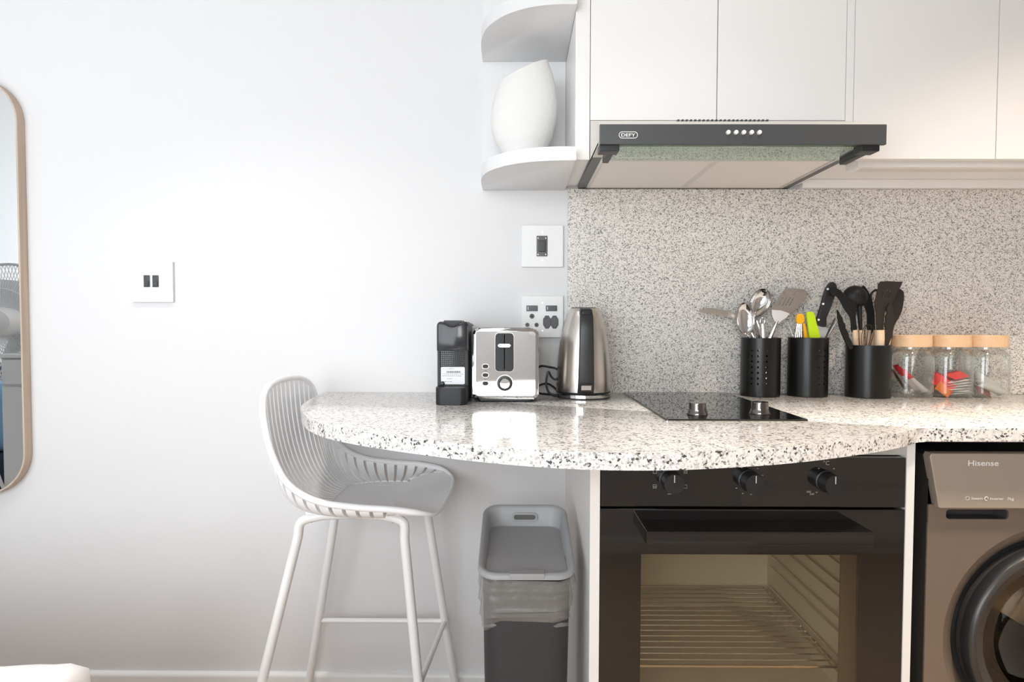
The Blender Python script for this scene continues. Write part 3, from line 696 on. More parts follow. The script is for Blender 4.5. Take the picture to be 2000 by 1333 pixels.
# holder three: nylon with wooden handles
hx, hy = .9680, -.088
def nylon(name, label, cat, outl, y, hpx, m=M_nylon, holes=(), th=.004, extra=None, n=3):
    u = uten(name, label, cat, hx, hy)
    obj('head', flat_shape(outl, y, th, holes, .0012, n), m, u)
    if hpx:
        a, b, r = hpx
        p, q = a, b
        obj('wooden_handle', tb([p, q, (q[0] * .4 + hx * .6, y * .5 + hy * .5, .906)], [r, r, r * .8], 12), M_woodl, u)
    return u
nylon('nylon_turner', 'black nylon turner leaning left over the knife', 'spatula', [(.8607, 1.1937), (.876, 1.1965), (.8986, 1.1798), (.9213, 1.1604), (.9314, 1.1422), (.9278, 1.1185), (.9328, 1.0794), (.9202, 1.0793), (.9153, 1.1157), (.8994, 1.1394), (.8864, 1.1631), (.875, 1.177), (.8624, 1.1784)], -.094, ((.9276, -.091, 1.0835), (.9328, -.091, 1.0345), .0075))
u = uten('nylon_ladle', 'round black nylon ladle among wooden handles', 'ladle', hx, hy)
obj('bowl', bowl(*(.9356, -.075, 1.175), .034, .031, -.026, .2), M_nylon, u, 50)
obj('shaft', tb([(.9436, -.082, 1.1495), (.9476, -.085, 1.0821)], [.0075, .0045], 10), M_nylon, u)
obj('wooden_handle', tb([(.949, -.085, 1.0835), (.9529, -.085, 1.0343), (hx - .01, -.088, .906)], [.0062, .0062, .005], 12), M_woodl, u)
nylon('nylon_spoon', 'black nylon spoon seen edge-on beside the ladle', 'spoon', [(.952, 1.2029), (.9634, 1.1945), (.9751, 1.1721), (.9812, 1.1468), (.9813, 1.0793), (.9687, 1.0793), (.9662, 1.13), (.9543, 1.1608)], -.083, ((.9714, -.08, 1.0835), (.971, -.08, 1.0342), .0068))
nylon('slotted_nylon_turner', 'dark slotted nylon turner standing tallest in the right holder', 'spatula', [(.9809, 1.2133), (1.0331, 1.2127), (1.0372, 1.2107), (1.0307, 1.1942), (1.0189, 1.1735), (1.0084, 1.1488), (.9924, 1.1294), (.9894, 1.0798), (.9756, 1.0797), (.9717, 1.1294), (.9672, 1.15), (.9708, 1.1734), (.9757, 1.1968)], -.118, ((.9824, -.115, 1.0839), (.9835, -.115, 1.0355), .0125), M_nylon2, [[(.9909, 1.1941), (.9945, 1.1927), (.9852, 1.1693), (.9824, 1.1707)], [(.9998, 1.1941), (1.0034, 1.1928), (.9941, 1.1694), (.9913, 1.1707)], [(1.0088, 1.1941), (1.0124, 1.1928), (1.003, 1.1694), (1.0002, 1.1708)]], n=2)
nylon('solid_nylon_turner', 'dark leaf-shaped nylon turner at the right of its holder', 'spatula', [(1.0534, 1.1967), (1.0647, 1.1939), (1.0713, 1.184), (1.0699, 1.1544), (1.0634, 1.1275), (1.0459, 1.0935), (1.041, 1.0595), (1.0325, 1.0595), (1.0305, 1.1472), (1.0382, 1.1825)], -.072, ((1.0359, -.069, 1.0623), (1.0309, -.069, 1.0311), .0055), M_nylon2)
u = uten('pasta_hook', 'thin black hooked utensil behind the slotted turner', 'utensil', hx, hy)
obj('hook', tb(catmull([(1.0027, -.07, 1.1937), (.9914, -.07, 1.1923), (.9818, -.07, 1.181), (.9837, -.07, 1.1584), (.99, -.07, 1.1302), (.9897, -.075, 1.0793)], 5), .0030, 8), M_nylon, u)
obj('wooden_handle', tb([(.9897, -.075, 1.0821), (.9851, -.08, 1.0342), (hx + .01, -.088, .906)], [.0070, .0070, .005], 12), M_woodl, u)
u = uten('kitchen_tongs', 'black tongs with scalloped jaws spread wide in the right holder', 'tongs', hx, hy)
def scallop(outl, side):
    return outl
obj('arm', flat_shape([(.8645, 1.1359), (.8702, 1.1263), (.8773, 1.1154), (.8788, 1.1071), (.8845, 1.0989), (.8861, 1.0879), (.8932, 1.0769), (.8948, 1.0658), (.9033, 1.0521), (.9064, 1.0355), (.8968, 1.0355), (.8796, 1.0699), (.8694, 1.0975)], -.124, .006, n=2), M_nylon, u)
obj('arm', flat_shape([(1.004, 1.1541), (1.0111, 1.1445), (1.0153, 1.1115), (1.0127, 1.0771), (1.005, 1.0523), (.9985, 1.0358), (.9889, 1.0357), (.9939, 1.0578), (.9964, 1.0688), (.992, 1.0798), (.9959, 1.0895), (.9916, 1.0991), (.9955, 1.1087), (.9938, 1.1211), (.9991, 1.1294), (.9961, 1.1404)], -.124, .006, n=2), M_nylon2, u)
obj('hinge', tb([(hx - .03, -.115, .93), (hx, -.118, .912), (hx + .03, -.115, .93)], .004, 8), M_nylon, u)
u = uten('balloon_whisk', 'small black wire whisk in front of the wooden handles', 'whisk', hx, hy)
wb = (.9384, -.122, 1.0329)
for k in range(5):
    a = PI * k / 5; pts = []
    for i in range(13):
        s = i / 12 * PI; w_ = .0225 * math.sin(s) ** .8 * (1 if i != 0 else 0); sg = math.cos(a)
        side = -1 if i < 6 else 1
        hgt = math.sin(s / 1.0)
        th = -PI / 2 + 2 * PI * i / 12 * .5
        xx = math.sin((i / 12 - .5) * PI * 1.02); prof = .0225 * (xx) * (1 - .15 * abs(xx))
        zz = (1 - abs(i / 6 - 1) ** 2.2) * .066
        wf = .45 + .55 * math.sin(min(zz / .066, 1) * PI * .5)
        pts.append((wb[0] + .004 + prof * wf * math.cos(a) + zz * .10, wb[1] + prof * wf * math.sin(a) * .6, wb[2] + zz))
    obj('wire', tb(pts, .0009, 5), M_nylon2, u)
obj('wooden_handle', tb([(wb[0] + .003, wb[1] + .002, wb[2] + .003), (hx, hy, .906)], [.006, .005], 10), M_woodl, u)
u = uten('white_tag_handle', 'white tipped handle at the right rim of the right holder', 'utensil', hx, hy)
obj('handle', flat_shape([(1.0067, 1.0601), (1.0178, 1.0615), (1.0141, 1.0406), (1.0033, 1.0294), (1.0004, 1.0322)], -.104, .005, n=0), M_white, u)
obj('stem', tb([(1.0059, -.1, 1.035), (hx + .02, -.095, .906)], .003, 8), M_white, u)

# ------------------------------------------------------------------ storage jars
def jar(label, cx, cy):
    t = root('storage_jar', label, 'jar', (cx, cy, Z0), 'glass storage jars with wooden lids')
    def ring(r, z, sq): 
        out = []
        for k in range(48):
            a = 2 * PI * k / 48 + PI / 8; q = (abs(math.cos(a)) ** sq + abs(math.sin(a)) ** sq) ** (-1 / sq)
            out.append((cx + r * q * math.cos(a), cy + r * q * math.sin(a), z))
        return out
    bm = NB()
    loft(bm, [ring(.042, Z0 + .0015, 3.2), ring(.0475, Z0 + .0015, 3.2), ring(.0505, Z0 + .006, 3.2), ring(.0515, Z0 + .012, 3.2), ring(.0515, Z0 + .108, 3.2), ring(.0500, Z0 + .117, 3), ring(.0455, Z0 + .126, 2.5), ring(.0415, Z0 + .131, 2), ring(.0415, Z0 + .139, 2)], True, True, False)
    loft(bm, [ring(.0385, Z0 + .139, 2), ring(.0385, Z0 + .131, 2), ring(.044, Z0 + .122, 2.6), ring(.0485, Z0 + .110, 3.2), ring(.0485, Z0 + .012, 3.2), ring(.044, Z0 + .006, 3.2)], True, False, True)
    obj('glass_body', bm, M_glass, t, 40)
    obj('lid', lt([(.0005, Z0 + .1375), (.0510, Z0 + .1375), (.0522, Z0 + .139), (.0522, Z0 + .1685), (.0510, Z0 + .170), (.0005, Z0 + .170)], (cx, cy, 0), seg=56), M_lid, t)
JY = -.0680
JX = (1.0945, 1.2015, 1.3030)
jar('glass jar with wooden lid holding red and silver stick sachets, next to the black holder', JX[0], JY)
jar('glass jar with wooden lid holding stacked red and white sachets, middle of the three jars', JX[1], JY)
jar('glass jar with wooden lid holding white paper sachets, farthest right of the three jars', JX[2], JY)
def sachet(name, label, cx, cy, cz, w_, d_, h_, rot, m, m2=None, cat='sachet', group=None):
    """a flat pillow packet, crimped at both ends"""
    bm = NB(); nx, ny = 8, 4; rows = []
    for s in (1, -1):
        g = []
        for i in range(nx + 1):
            u = -1 + 2 * i / nx; r_ = []
            for j in range(ny + 1):
                v = -1 + 2 * j / ny
                hh = max(0, (1 - abs(u) ** 6) * (1 - v * v)) * h_ / 2 + .0002
                r_.append(bm.verts.new((u * w_ / 2, v * d_ / 2, s * hh)))
            g.append(r_)
        for i in range(nx):
            for j in range(ny):
                q = (g[i][j], g[i + 1][j], g[i + 1][j + 1], g[i][j + 1]); f = bm.faces.new(q if s > 0 else q[::-1])
                f.material_index = 1 if (m2 and i < 3) else 0
    M = Matrix.Translation((cx, cy, cz)) @ rot.to_matrix().to_4x4()
    bmesh.ops.transform(bm, matrix=M, verts=bm.verts)
    o = obj(name, bm, [m, m2] if m2 else m, loc=(cx, cy, cz), recalc=False)
    return tag(o, label, cat, group)
from mathutils import Euler
# jar one: stick sachets leaning from top left to bottom right
random.seed(11)
for k in range(5):
    sachet('stick_sachet', ('frontmost', 'second', 'third', 'fourth', 'rearmost')[k] + ' silver stick sachet with red end leaning in the left jar', JX[0] + (-.004, .008, -.010, .004, -.002)[k], JY - .026 + k * .011, Z0 + (.0445, .041, .050, .046, .052)[k], .088, .018, .004, Euler((random.uniform(-.7, -.2), math.radians((42, 37, 48, 44, 50)[k]), random.uniform(-.08, .08))), mat('silver foil', (.82, .74, .71), .4, .2), M_red, group='stick sachets in the left jar')
sachet('stick_sachet', 'brown stick sachet behind the silver ones in the left jar', JX[0] - .012, JY + .03, Z0 + .044, .07, .02, .004, Euler((.2, math.radians(55), .1)), M_brown)
# jar two
for k in range(6):
    sachet('sugar_sachet', 'white paper sachet in the middle jar, ' + ('lowest of the stack', 'second from the bottom', 'third from the bottom', 'fourth from the bottom', 'fifth from the bottom', 'topmost of the stack')[k], JX[1] + .013, JY - .012, Z0 + .0095 + k * .0068, .062, .046, .0058, Euler((random.uniform(-.04, .04), random.uniform(-.16, -.04), random.uniform(-.25, .25))), M_paper, group='white sachets stacked in the middle jar')
for k in range(4):
    sachet('tea_sachet', ('leftmost', 'second', 'third', 'rightmost')[k] + ' of the bright red sachets leaning in the middle jar', JX[1] - .026 + k * .0075, JY - .022 + k * .012, Z0 + .036 + k * .002, .058, .034, .004, Euler((math.radians(70), math.radians(35 - k * 5), math.radians(-15 + 9 * k))), M_red, group='red sachets leaning in the middle jar')
sachet('tea_sachet', 'red sachet lying on top of the white stack in the middle jar', JX[1] + .016, JY - .010, Z0 + .0600, .050, .042, .012, Euler((.35, -.18, .2)), M_red)
sachet('tea_sachet', 'orange sachet at the bottom left of the middle jar', JX[1] - .029, JY - .027, Z0 + .0215, .040, .026, .004, Euler((math.radians(75), math.radians(38), math.radians(-12))), M_oran2)
# jar three
for k in range(4):
    sachet('sugar_sachet', ('lowest', 'second lowest', 'second highest', 'highest')[k] + ' white paper stick sachet lying slanted in the right jar', JX[2] + .002 + k * .003, JY - .028 + k * .014, Z0 + .0235 + k * .0075, .076, .026, .0075, Euler((random.uniform(-.7, -.3), math.radians(22 + k * 3), random.uniform(-.2, .2))), M_paper, group='white sachets in the right jar')
sachet('sugar_sachet', 'brown paper sachet at the bottom of the right jar', JX[2] - .022, JY - .026, Z0 + .016, .044, .024, .005, Euler((.9, .35, .1)), M_brown)

# ------------------------------------------------------------------ oven
def oven():
    x0, x1, yf = .1678, .7612, -.6046
    t = root('built_in_oven', 'black built-in oven with glass door below the hob', 'oven', (.4645, -.33, .25))
    cp = obj('control_panel', bx(x0, x1, yf, -.575, .7415, .8395, .0015, 2), M_blackg, t)
    # housing and cavity, open to the front
    def shell(X0, X1, Y0, Y1, ZA, ZB):
        bm = NB(); v = {}
        for i, x in enumerate((X0, X1)):
            for j, y in enumerate((Y0, Y1)):
                for k, z in enumerate((ZA, ZB)): v[i, j, k] = bm.verts.new((x, y, z))
        for q in (((0, 0, 0), (0, 0, 1), (0, 1, 1), (0, 1, 0)), ((1, 0, 0), (1, 1, 0), (1, 1, 1), (1, 0, 1)), ((0, 1, 0), (0, 1, 1), (1, 1, 1), (1, 1, 0)), ((0, 0, 0), (0, 1, 0), (1, 1, 0), (1, 0, 0)), ((0, 0, 1), (1, 0, 1), (1, 1, 1), (0, 1, 1))): bm.faces.new([v[c] for c in q])
        return bm
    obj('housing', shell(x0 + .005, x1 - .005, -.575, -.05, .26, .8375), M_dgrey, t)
    cav = obj('cavity', shell(.2300, .6850, -.572, -.13, .33, .690), M_enamel, t)
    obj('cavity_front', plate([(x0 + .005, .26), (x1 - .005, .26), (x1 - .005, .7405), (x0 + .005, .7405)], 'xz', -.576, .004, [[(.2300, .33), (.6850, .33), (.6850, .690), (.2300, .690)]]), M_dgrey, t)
    door = obj('door', plate([(x0 + .0008, .262), (x1 - .0008, .262), (x1 - .0008, .7360), (x0 + .0008, .7360)], 'xz', yf, .022, [rrect(.2470, .6780, .30, .6480, .001, 2)], .001), M_blackg, t)
    obj('door_window', bx(.2466, .6784, yf + .0002, yf + .004, .2996, .6484), M_oveng, door)
    obj('inner_frame', bx(.6460, .6780, -.590, -.5865, .30, .648), mat('smoked inner frame', (.05, .042, .034), .3), door)
    # handle
    h = obj('handle', merge(bx(.2440, .6640, -.672, -.664, .6880, .7130, .0012, 2), bx(.2440, .6640, -.672, -.606, .7105, .7145, .001, 1), bx(.2440, .2520, -.670, -.604, .690, .7140, .001, 1), bx(.6560, .6640, -.670, -.604, .690, .7140, .001, 1)), M_blackg, t)
    # knobs with dial marks
    for i, (kx, kz) in enumerate(((.3020, .7950), (.4560, .7945), (.6060, .7935))):
        k = obj('control_knob', lt([(.0215, -.604), (.0215, -.609), (.0195, -.610), (.0195, -.6405), (.0190, -.6425), (.0005, -.6428)], (kx, 0, kz), 'y', 36), M_black, t)
        obj('pointer', bx(kx - .0007, kx + .0007, -.6432, -.6427, kz + .0035, kz + .0175), M_ink, k)
        pk = NB(); yy = yf - .0003; ink = lambda a, b, c, d: box(pk, a, b, yy, yy + .0002, c, d)
        def frame(cx, cz, s):
            ink(cx - s, cx + s, cz + s - .0007, cz + s); ink(cx - s, cx + s, cz - s, cz - s + .0007); ink(cx - s, cx - s + .0007, cz - s, cz + s); ink(cx + s - .0007, cx + s, cz - s, cz + s)
        if i == 0:
            for (a, b) in ((-.029, .0155), (.0305, .0155), (-.029, -.0135), (.0305, -.0135)): frame(kx + a, kz + b, .0036)
            ink(kx - .0315, kx - .0265, kz - .0145, kz - .0135); ink(kx + .029, kx + .0297, kz + .013, kz + .018); ink(kx + .0313, kx + .032, kz + .013, kz + .018); ink(kx - .004, kx + .003, kz - .0288, kz - .0278)
        else:
            for q in range(9 if i == 1 else 5):
                a = math.radians(-30 + q * (300 / 9 if i == 1 else 62)); rr = .0285; ink(kx + rr * math.sin(a) - .0016, kx + rr * math.sin(a) + .0016, kz + rr * math.cos(a) - .0006, kz + rr * math.cos(a) + .0006)
            if i == 2:
                pk = merge(pk, text('°C', kx - .0055, kz + .0315, yf - .0003, .0080, .0115), text('200', kx - .0375, kz - .0230, yf - .0003, .0036, .0085), text('250', kx - .0310, kz - .0275, yf - .0003, .0036, .0085))
        obj('dial_print', pk, mat('grey print', (.45, .43, .40), .5), cp)
    # rack: wires across, front and back rails, side rails
    rk = obj('wire_rack', tb([(.245, -.545, .392), (.670, -.545, .392), (.670, -.15, .392), (.245, -.15, .392)], .0032, 8, closed=True), M_steel2, t)
    wm = tb([(-.2125, 0, 0), (.2125, 0, 0)], .0021, 6); me = bpy.data.meshes.new('rack_wire'); wm.to_mesh(me); wm.free(); finish(me); me.materials.append(M_steel2)
    for k in range(15): place('wire', me, rk, (.4575, -.52 + k * .0255, .392))
    for side in (.236, .679):
        sr = obj('side_rail', tb([(side, -.54, .345), (side, -.54, .67)], .0025, 8), M_steel2, t)
        for z in (.37, .40, .455, .485, .53, .56, .60, .63): obj('rung', tb([(side, -.545, z), (side, -.16, z)], .0022, 6), M_steel2, sr)
oven()

# ------------------------------------------------------------------ washing machine
def washer():
    xl, xr, yf = .8290, 1.4250, -.572
    t = root('washing_machine', 'titanium grey front-loading washing machine under the worktop', 'washing machine', ((xl + xr) / 2, -.31, 0))
    pc = (1.0985, .4640)
    hole = [(pc[0] + .236 * math.cos(2 * PI * k / 64), pc[1] + .236 * math.sin(2 * PI * k / 64)) for k in range(64)]
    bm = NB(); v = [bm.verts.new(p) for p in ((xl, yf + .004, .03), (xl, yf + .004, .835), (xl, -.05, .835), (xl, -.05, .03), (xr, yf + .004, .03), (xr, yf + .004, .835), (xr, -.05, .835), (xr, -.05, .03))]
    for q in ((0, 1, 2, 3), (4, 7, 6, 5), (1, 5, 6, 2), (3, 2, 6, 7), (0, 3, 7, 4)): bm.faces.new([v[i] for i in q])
    obj('cabinet', bm, mat('washer side painted shade', (.03, .028, .026), .5), t)  # grey steel shell coloured near black, deep shade put into the colour
    obj('front_sheet', plate(rrect(xl, xr, .03, .7020, (.004, .004, .002, .002), 3), 'xz', yf, .006, [hole], .0015), M_wash, t)
    rc = rrect(.8620, .9890, .7085, .7300, .008, 5)
    st = obj('handle_strip', plate(rrect(xl, xr, .7030, .7380, .002, 3), 'xz', yf - .001, .006, [rc], .0012), M_wash, t)
    bm = NB(); rings = [[(x, yf + .004, z) for x, z in rc], [(.9255 + (x - .9255) * .86, yf + .030, .719 + (z - .719) * .8) for x, z in rc]]
    loft(bm, rings, True, False, True); obj('handle_recess', bm, mat('dark recess plastic', (.05, .047, .045), .35), st)
    dp = obj('control_panel', pr([(.8395, .7370), (.8440, .7345), (1.41, .7345), (1.4145, .737), (1.434, .838), (1.430, .8445), (.8235, .8445), (.8195, .838)], 'xz', -.562, yf - .014, .0025, 3), M_wash2, t)
    obj('brand_lettering', text('Hisense', .8945, .8205, yf - .0145, .0105, .0600, bold=.015), M_ink, dp)
    ic = NB(); yy = yf - .0145
    tube(ic, [(.8950 + .0042 * math.cos(a * PI / 5), yy, .7555 + .0034 * math.sin(a * PI / 5)) for a in range(10)], .0004, 5, closed=True)
    tube(ic, [(.9325 + .0036 * math.cos(a * PI / 5), yy, .7550 + .0036 * math.sin(a * PI / 5)) for a in range(9)], .0008, 5)
    obj('feature_print', merge(ic, text('Steam', .9025, .7530, yy, .0048, .0225, bold=.01), text('Inverter', .9400, .7525, yy, .0048, .0265, bold=.01), text('7kg', .9735, .7520, yy, .0052, .0130, bold=.01)), M_ink, dp)
    obj('door_recess', lt([(.2362, yf), (.225, yf + .004), (.212, yf + .012), (.204, yf + .024), (.200, yf + .024)], (pc[0], 0, pc[1]), 'y', 80, False), M_wash, t)
    obj('recess_ring', lt([(.205, yf + .0235), (.150, yf + .0235)], (pc[0], 0, pc[1]), 'y', 64, False), M_rubber, t)
    d = obj('door_ring', lt([(.1955, yf + .020), (.1960, yf + .002), (.1925, yf - .010), (.187, yf - .016), (.180, yf - .018), (.162, yf - .010), (.158, yf - .003), (.158, yf + .02)], (pc[0], 0, pc[1]), 'y', 96, False), mat('dark bezel plastic', (.045, .040, .037), .25), t)
    obj('door_bezel', lt([(.1965, yf + .006), (.1950, yf - .006), (.1915, yf - .0115), (.190, yf - .0105)], (pc[0], 0, pc[1]), 'y', 96, False), M_char, d)
    obj('door_glass', lt([(.1585, yf - .003), (.1560, yf + .000), (.130, yf + .004), (.122, yf + .020), (.115, yf + .060), (.08, yf + .085), (.001, yf + .09)], (pc[0], 0, pc[1]), 'y', 64, False), M_porth, d)
    obj('gasket', lt([(.1575, yf + .03), (.130, yf + .05), (.128, yf + .10), (.150, yf + .12)], (pc[0], 0, pc[1]), 'y', 64, False), M_rubber, t)
    dr = obj('drum', lt([(.150, yf + .115), (.235, yf + .13), (.240, yf + .16), (.240, yf + .42), (.001, yf + .42)], (pc[0], 0, pc[1]), 'y', 64, False), M_steel2, t)
    for k in range(3):
        a = math.radians(200 + 120 * k); p = (pc[0] + .225 * math.cos(a), pc[1] + .225 * math.sin(a))
        obj('drum_paddle', tb([(p[0], yf + .15, p[1]), (p[0], yf + .40, p[1])], .025, 10), M_steel, dr)
    ho = NB()
    for i in range(14):
        for j in range(6):
            a = math.radians(150 + i * 9); y = yf + .15 + j * .045 + (i % 2) * .02; bmesh.ops.create_uvsphere(ho, u_segments=6, v_segments=4, radius=.006, matrix=Matrix.Translation((pc[0] + .2395 * math.cos(a), y, pc[1] + .2395 * math.sin(a))))
    obj('drum_perforation', ho, M_black, dr)['kind'] = 'stuff'
    for x in (xl + .05, xr - .05):
        for y in (-.50, -.12): obj('foot', lt([(.018, .0005), (.018, .012), (.008, .014), (.008, .031)], (x, y, 0), seg=16), M_rubber, t)
washer()

# ------------------------------------------------------------------ bar stool
def stool():
    yc = -.24
    t = root('bar_stool', 'white slatted-shell bar stool on slim metal legs under the bar end', 'stool', (-.37, yc, 0))
    half = [(-.150, 0, .676), (-.154, -.085, .674), (-.160, -.145, .670), (-.172, -.188, .672), (-.200, -.2130, .682), (-.26, -.2240, .6925), (-.345, -.2260, .6985), (-.425, -.2230, .711), (-.485, -.2160, .744), (-.522, -.2060, .800), (-.545, -.1940, .868), (-.558, -.170, .925), (-.566, -.115, .950), (-.571, -.05, .957), (-.572, 0, .958)]
    loop = [Vector(p) for p in half] + [Vector((x, -y, z)) for x, y, z in half[-2:0:-1]]
    rim = catmull(loop, 8, True); n = len(rim)
    # arc length
    acc = [0]
    for i in range(n): acc.append(acc[-1] + (rim[(i + 1) % n] - rim[i]).length)
    total = acc[-1]
    def rim_at(s):
        s %= total; lo = 0
        for i in range(n):
            if acc[i + 1] >= s: k = (s - acc[i]) / (acc[i + 1] - acc[i]); return rim[i].lerp(rim[(i + 1) % n], k)
        return rim[0]
    C = Vector((-.300, 0, 0))
    def pad(p):
        """seat pad edge that belongs to a rim point"""
        back = min(1, max(0, (-.170 - p.x) / .10)); k = 1 - .36 * back * back * (3 - 2 * back)
        far = min(1, max(0, (-.40 - p.x) / .17)); k -= .13 * far
        q = C + (Vector((p.x, p.y, 0)) - C) * k
        z = .668 + (p.z - .668) * (1 - back) * .9
        return Vector((q.x, q.y, z if back < 1 else .662))
    def surf(p, v):
        a = pad(p); c = Vector((p.x * .93 + a.x * .07, p.y * .93 + a.y * .07, a.z - .002 + (p.z - a.z) * .02))
        return a * (1 - v) ** 2 + c * 2 * v * (1 - v) + p * v * v
    off = Vector((0, yc, 0))
    obj('rim', tube(NB(), [p + off for p in rim], [.0078 - .0035 * min(1, max(0, (p.x + .21) / .04)) for p in rim], 10, closed=True), M_stool, t, 60)
    # pad: rings from its edge to the centre, slightly dished
    bm = NB(); m_ = 96; P = [pad(rim_at(total * i / m_)) for i in range(m_)]
    rings = []
    for k in (1, .92, .8, .62, .42, .2, .02):
        rings.append([Vector((C.x + (p.x - C.x) * k, p.y * k, p.z * k ** 2 + (.656) * (1 - k ** 2))) + off for p in P])
    loft(bm, rings, True, False, True)
    bmesh.ops.recalc_face_normals(bm, faces=bm.faces); bmesh.ops.solidify(bm, geom=bm.faces, thickness=.005)
    obj('seat_pad', bm, M_stool, t, 50)
    # slats: strips from the pad edge up to the rim
    s0, s1 = None, None
    for i in range(n):
        if rim[i].x < -.185 and s0 is None: s0 = acc[i]
    s1 = total - s0
    ns = 46
    for k in range(ns):
        sc = s0 + (s1 - s0) * (k + .5) / ns; hw = (s1 - s0) / ns * .36
        bm = NB(); rows = []
        for i in range(13):
            v = i / 12; a, b = surf(rim_at(sc - hw), v), surf(rim_at(sc + hw), v); rows.append((a, b))
        top = []
        for i, (a, b) in enumerate(rows):
            tg = (rows[min(i + 1, 12)][0] - rows[max(i - 1, 0)][0]); nn = tg.cross(b - a).normalized()
            top.append([a + nn * .0025 + off, b + nn * .0025 + off, b - nn * .0025 + off, a - nn * .0025 + off])
        loft(bm, top); obj('slat', bm, M_stool, t, 40)
    # frame
    R = .0112
    def leg(top, foot, inner):
        d = (Vector(foot) - Vector(top)).normalized(); up = Vector(inner)
        path = [up, up.lerp(Vector(top), .55)] + catmull([up.lerp(Vector(top), .62), Vector(top) + d * .012, Vector(top) + d * .05], 5) + [Vector(foot)]
        return tb(path, R, 14)
    legs = [((-.487, -.360, .645), (-.632, -.435, .0), (-.37, -.358, .651)), ((-.253, -.360, .645), (-.180, -.430, .0), (-.37, -.358, .651)),
            ((-.468, -.120, .645), (-.590, -.045, .0), (-.35, -.122, .651)), ((-.237, -.120, .645), (-.150, -.045, .0), (-.35, -.122, .651))]
    for a, b, c in legs:
        o = obj('leg', leg(a, b, c), M_stoolm, t)
        obj('foot_cap', lt([(.0118, .0), (.0122, .012), (.0118, .016)], (b[0], b[1], 0), seg=14), M_plate, o)
    def on(i, z): a, b = Vector(legs[i][0]), Vector(legs[i][1]); k = (a.z - z) / (a.z - b.z); return a.lerp(b, k)
    for i, j in ((2, 3), (1, 3), (0, 1), (0, 2)):
        if (i, j) == (0, 2): continue
        obj('footrest_bar', tb([on(i, .262), on(j, .262)], .0068, 10), M_stoolm, t)
    for x in (-.44, -.285): obj('cross_rail', tb([(x, -.36, .648), (x + .01, -.12, .648)], .008, 10), M_stoolm, t)
    for x in (-.468, -.272): obj('bolt', lt([(.006, .632), (.006, .640), (.003, .641)], (x, -.362, 0), seg=10), M_steel, t)
    for x in (-.458, -.25): obj('seat_mount', bx(x - .02, x + .02, -.372, -.348, .650, .664, .003, 2), M_stool, t)
stool()
bpy.data.objects['bar_stool'].location.x -= .011

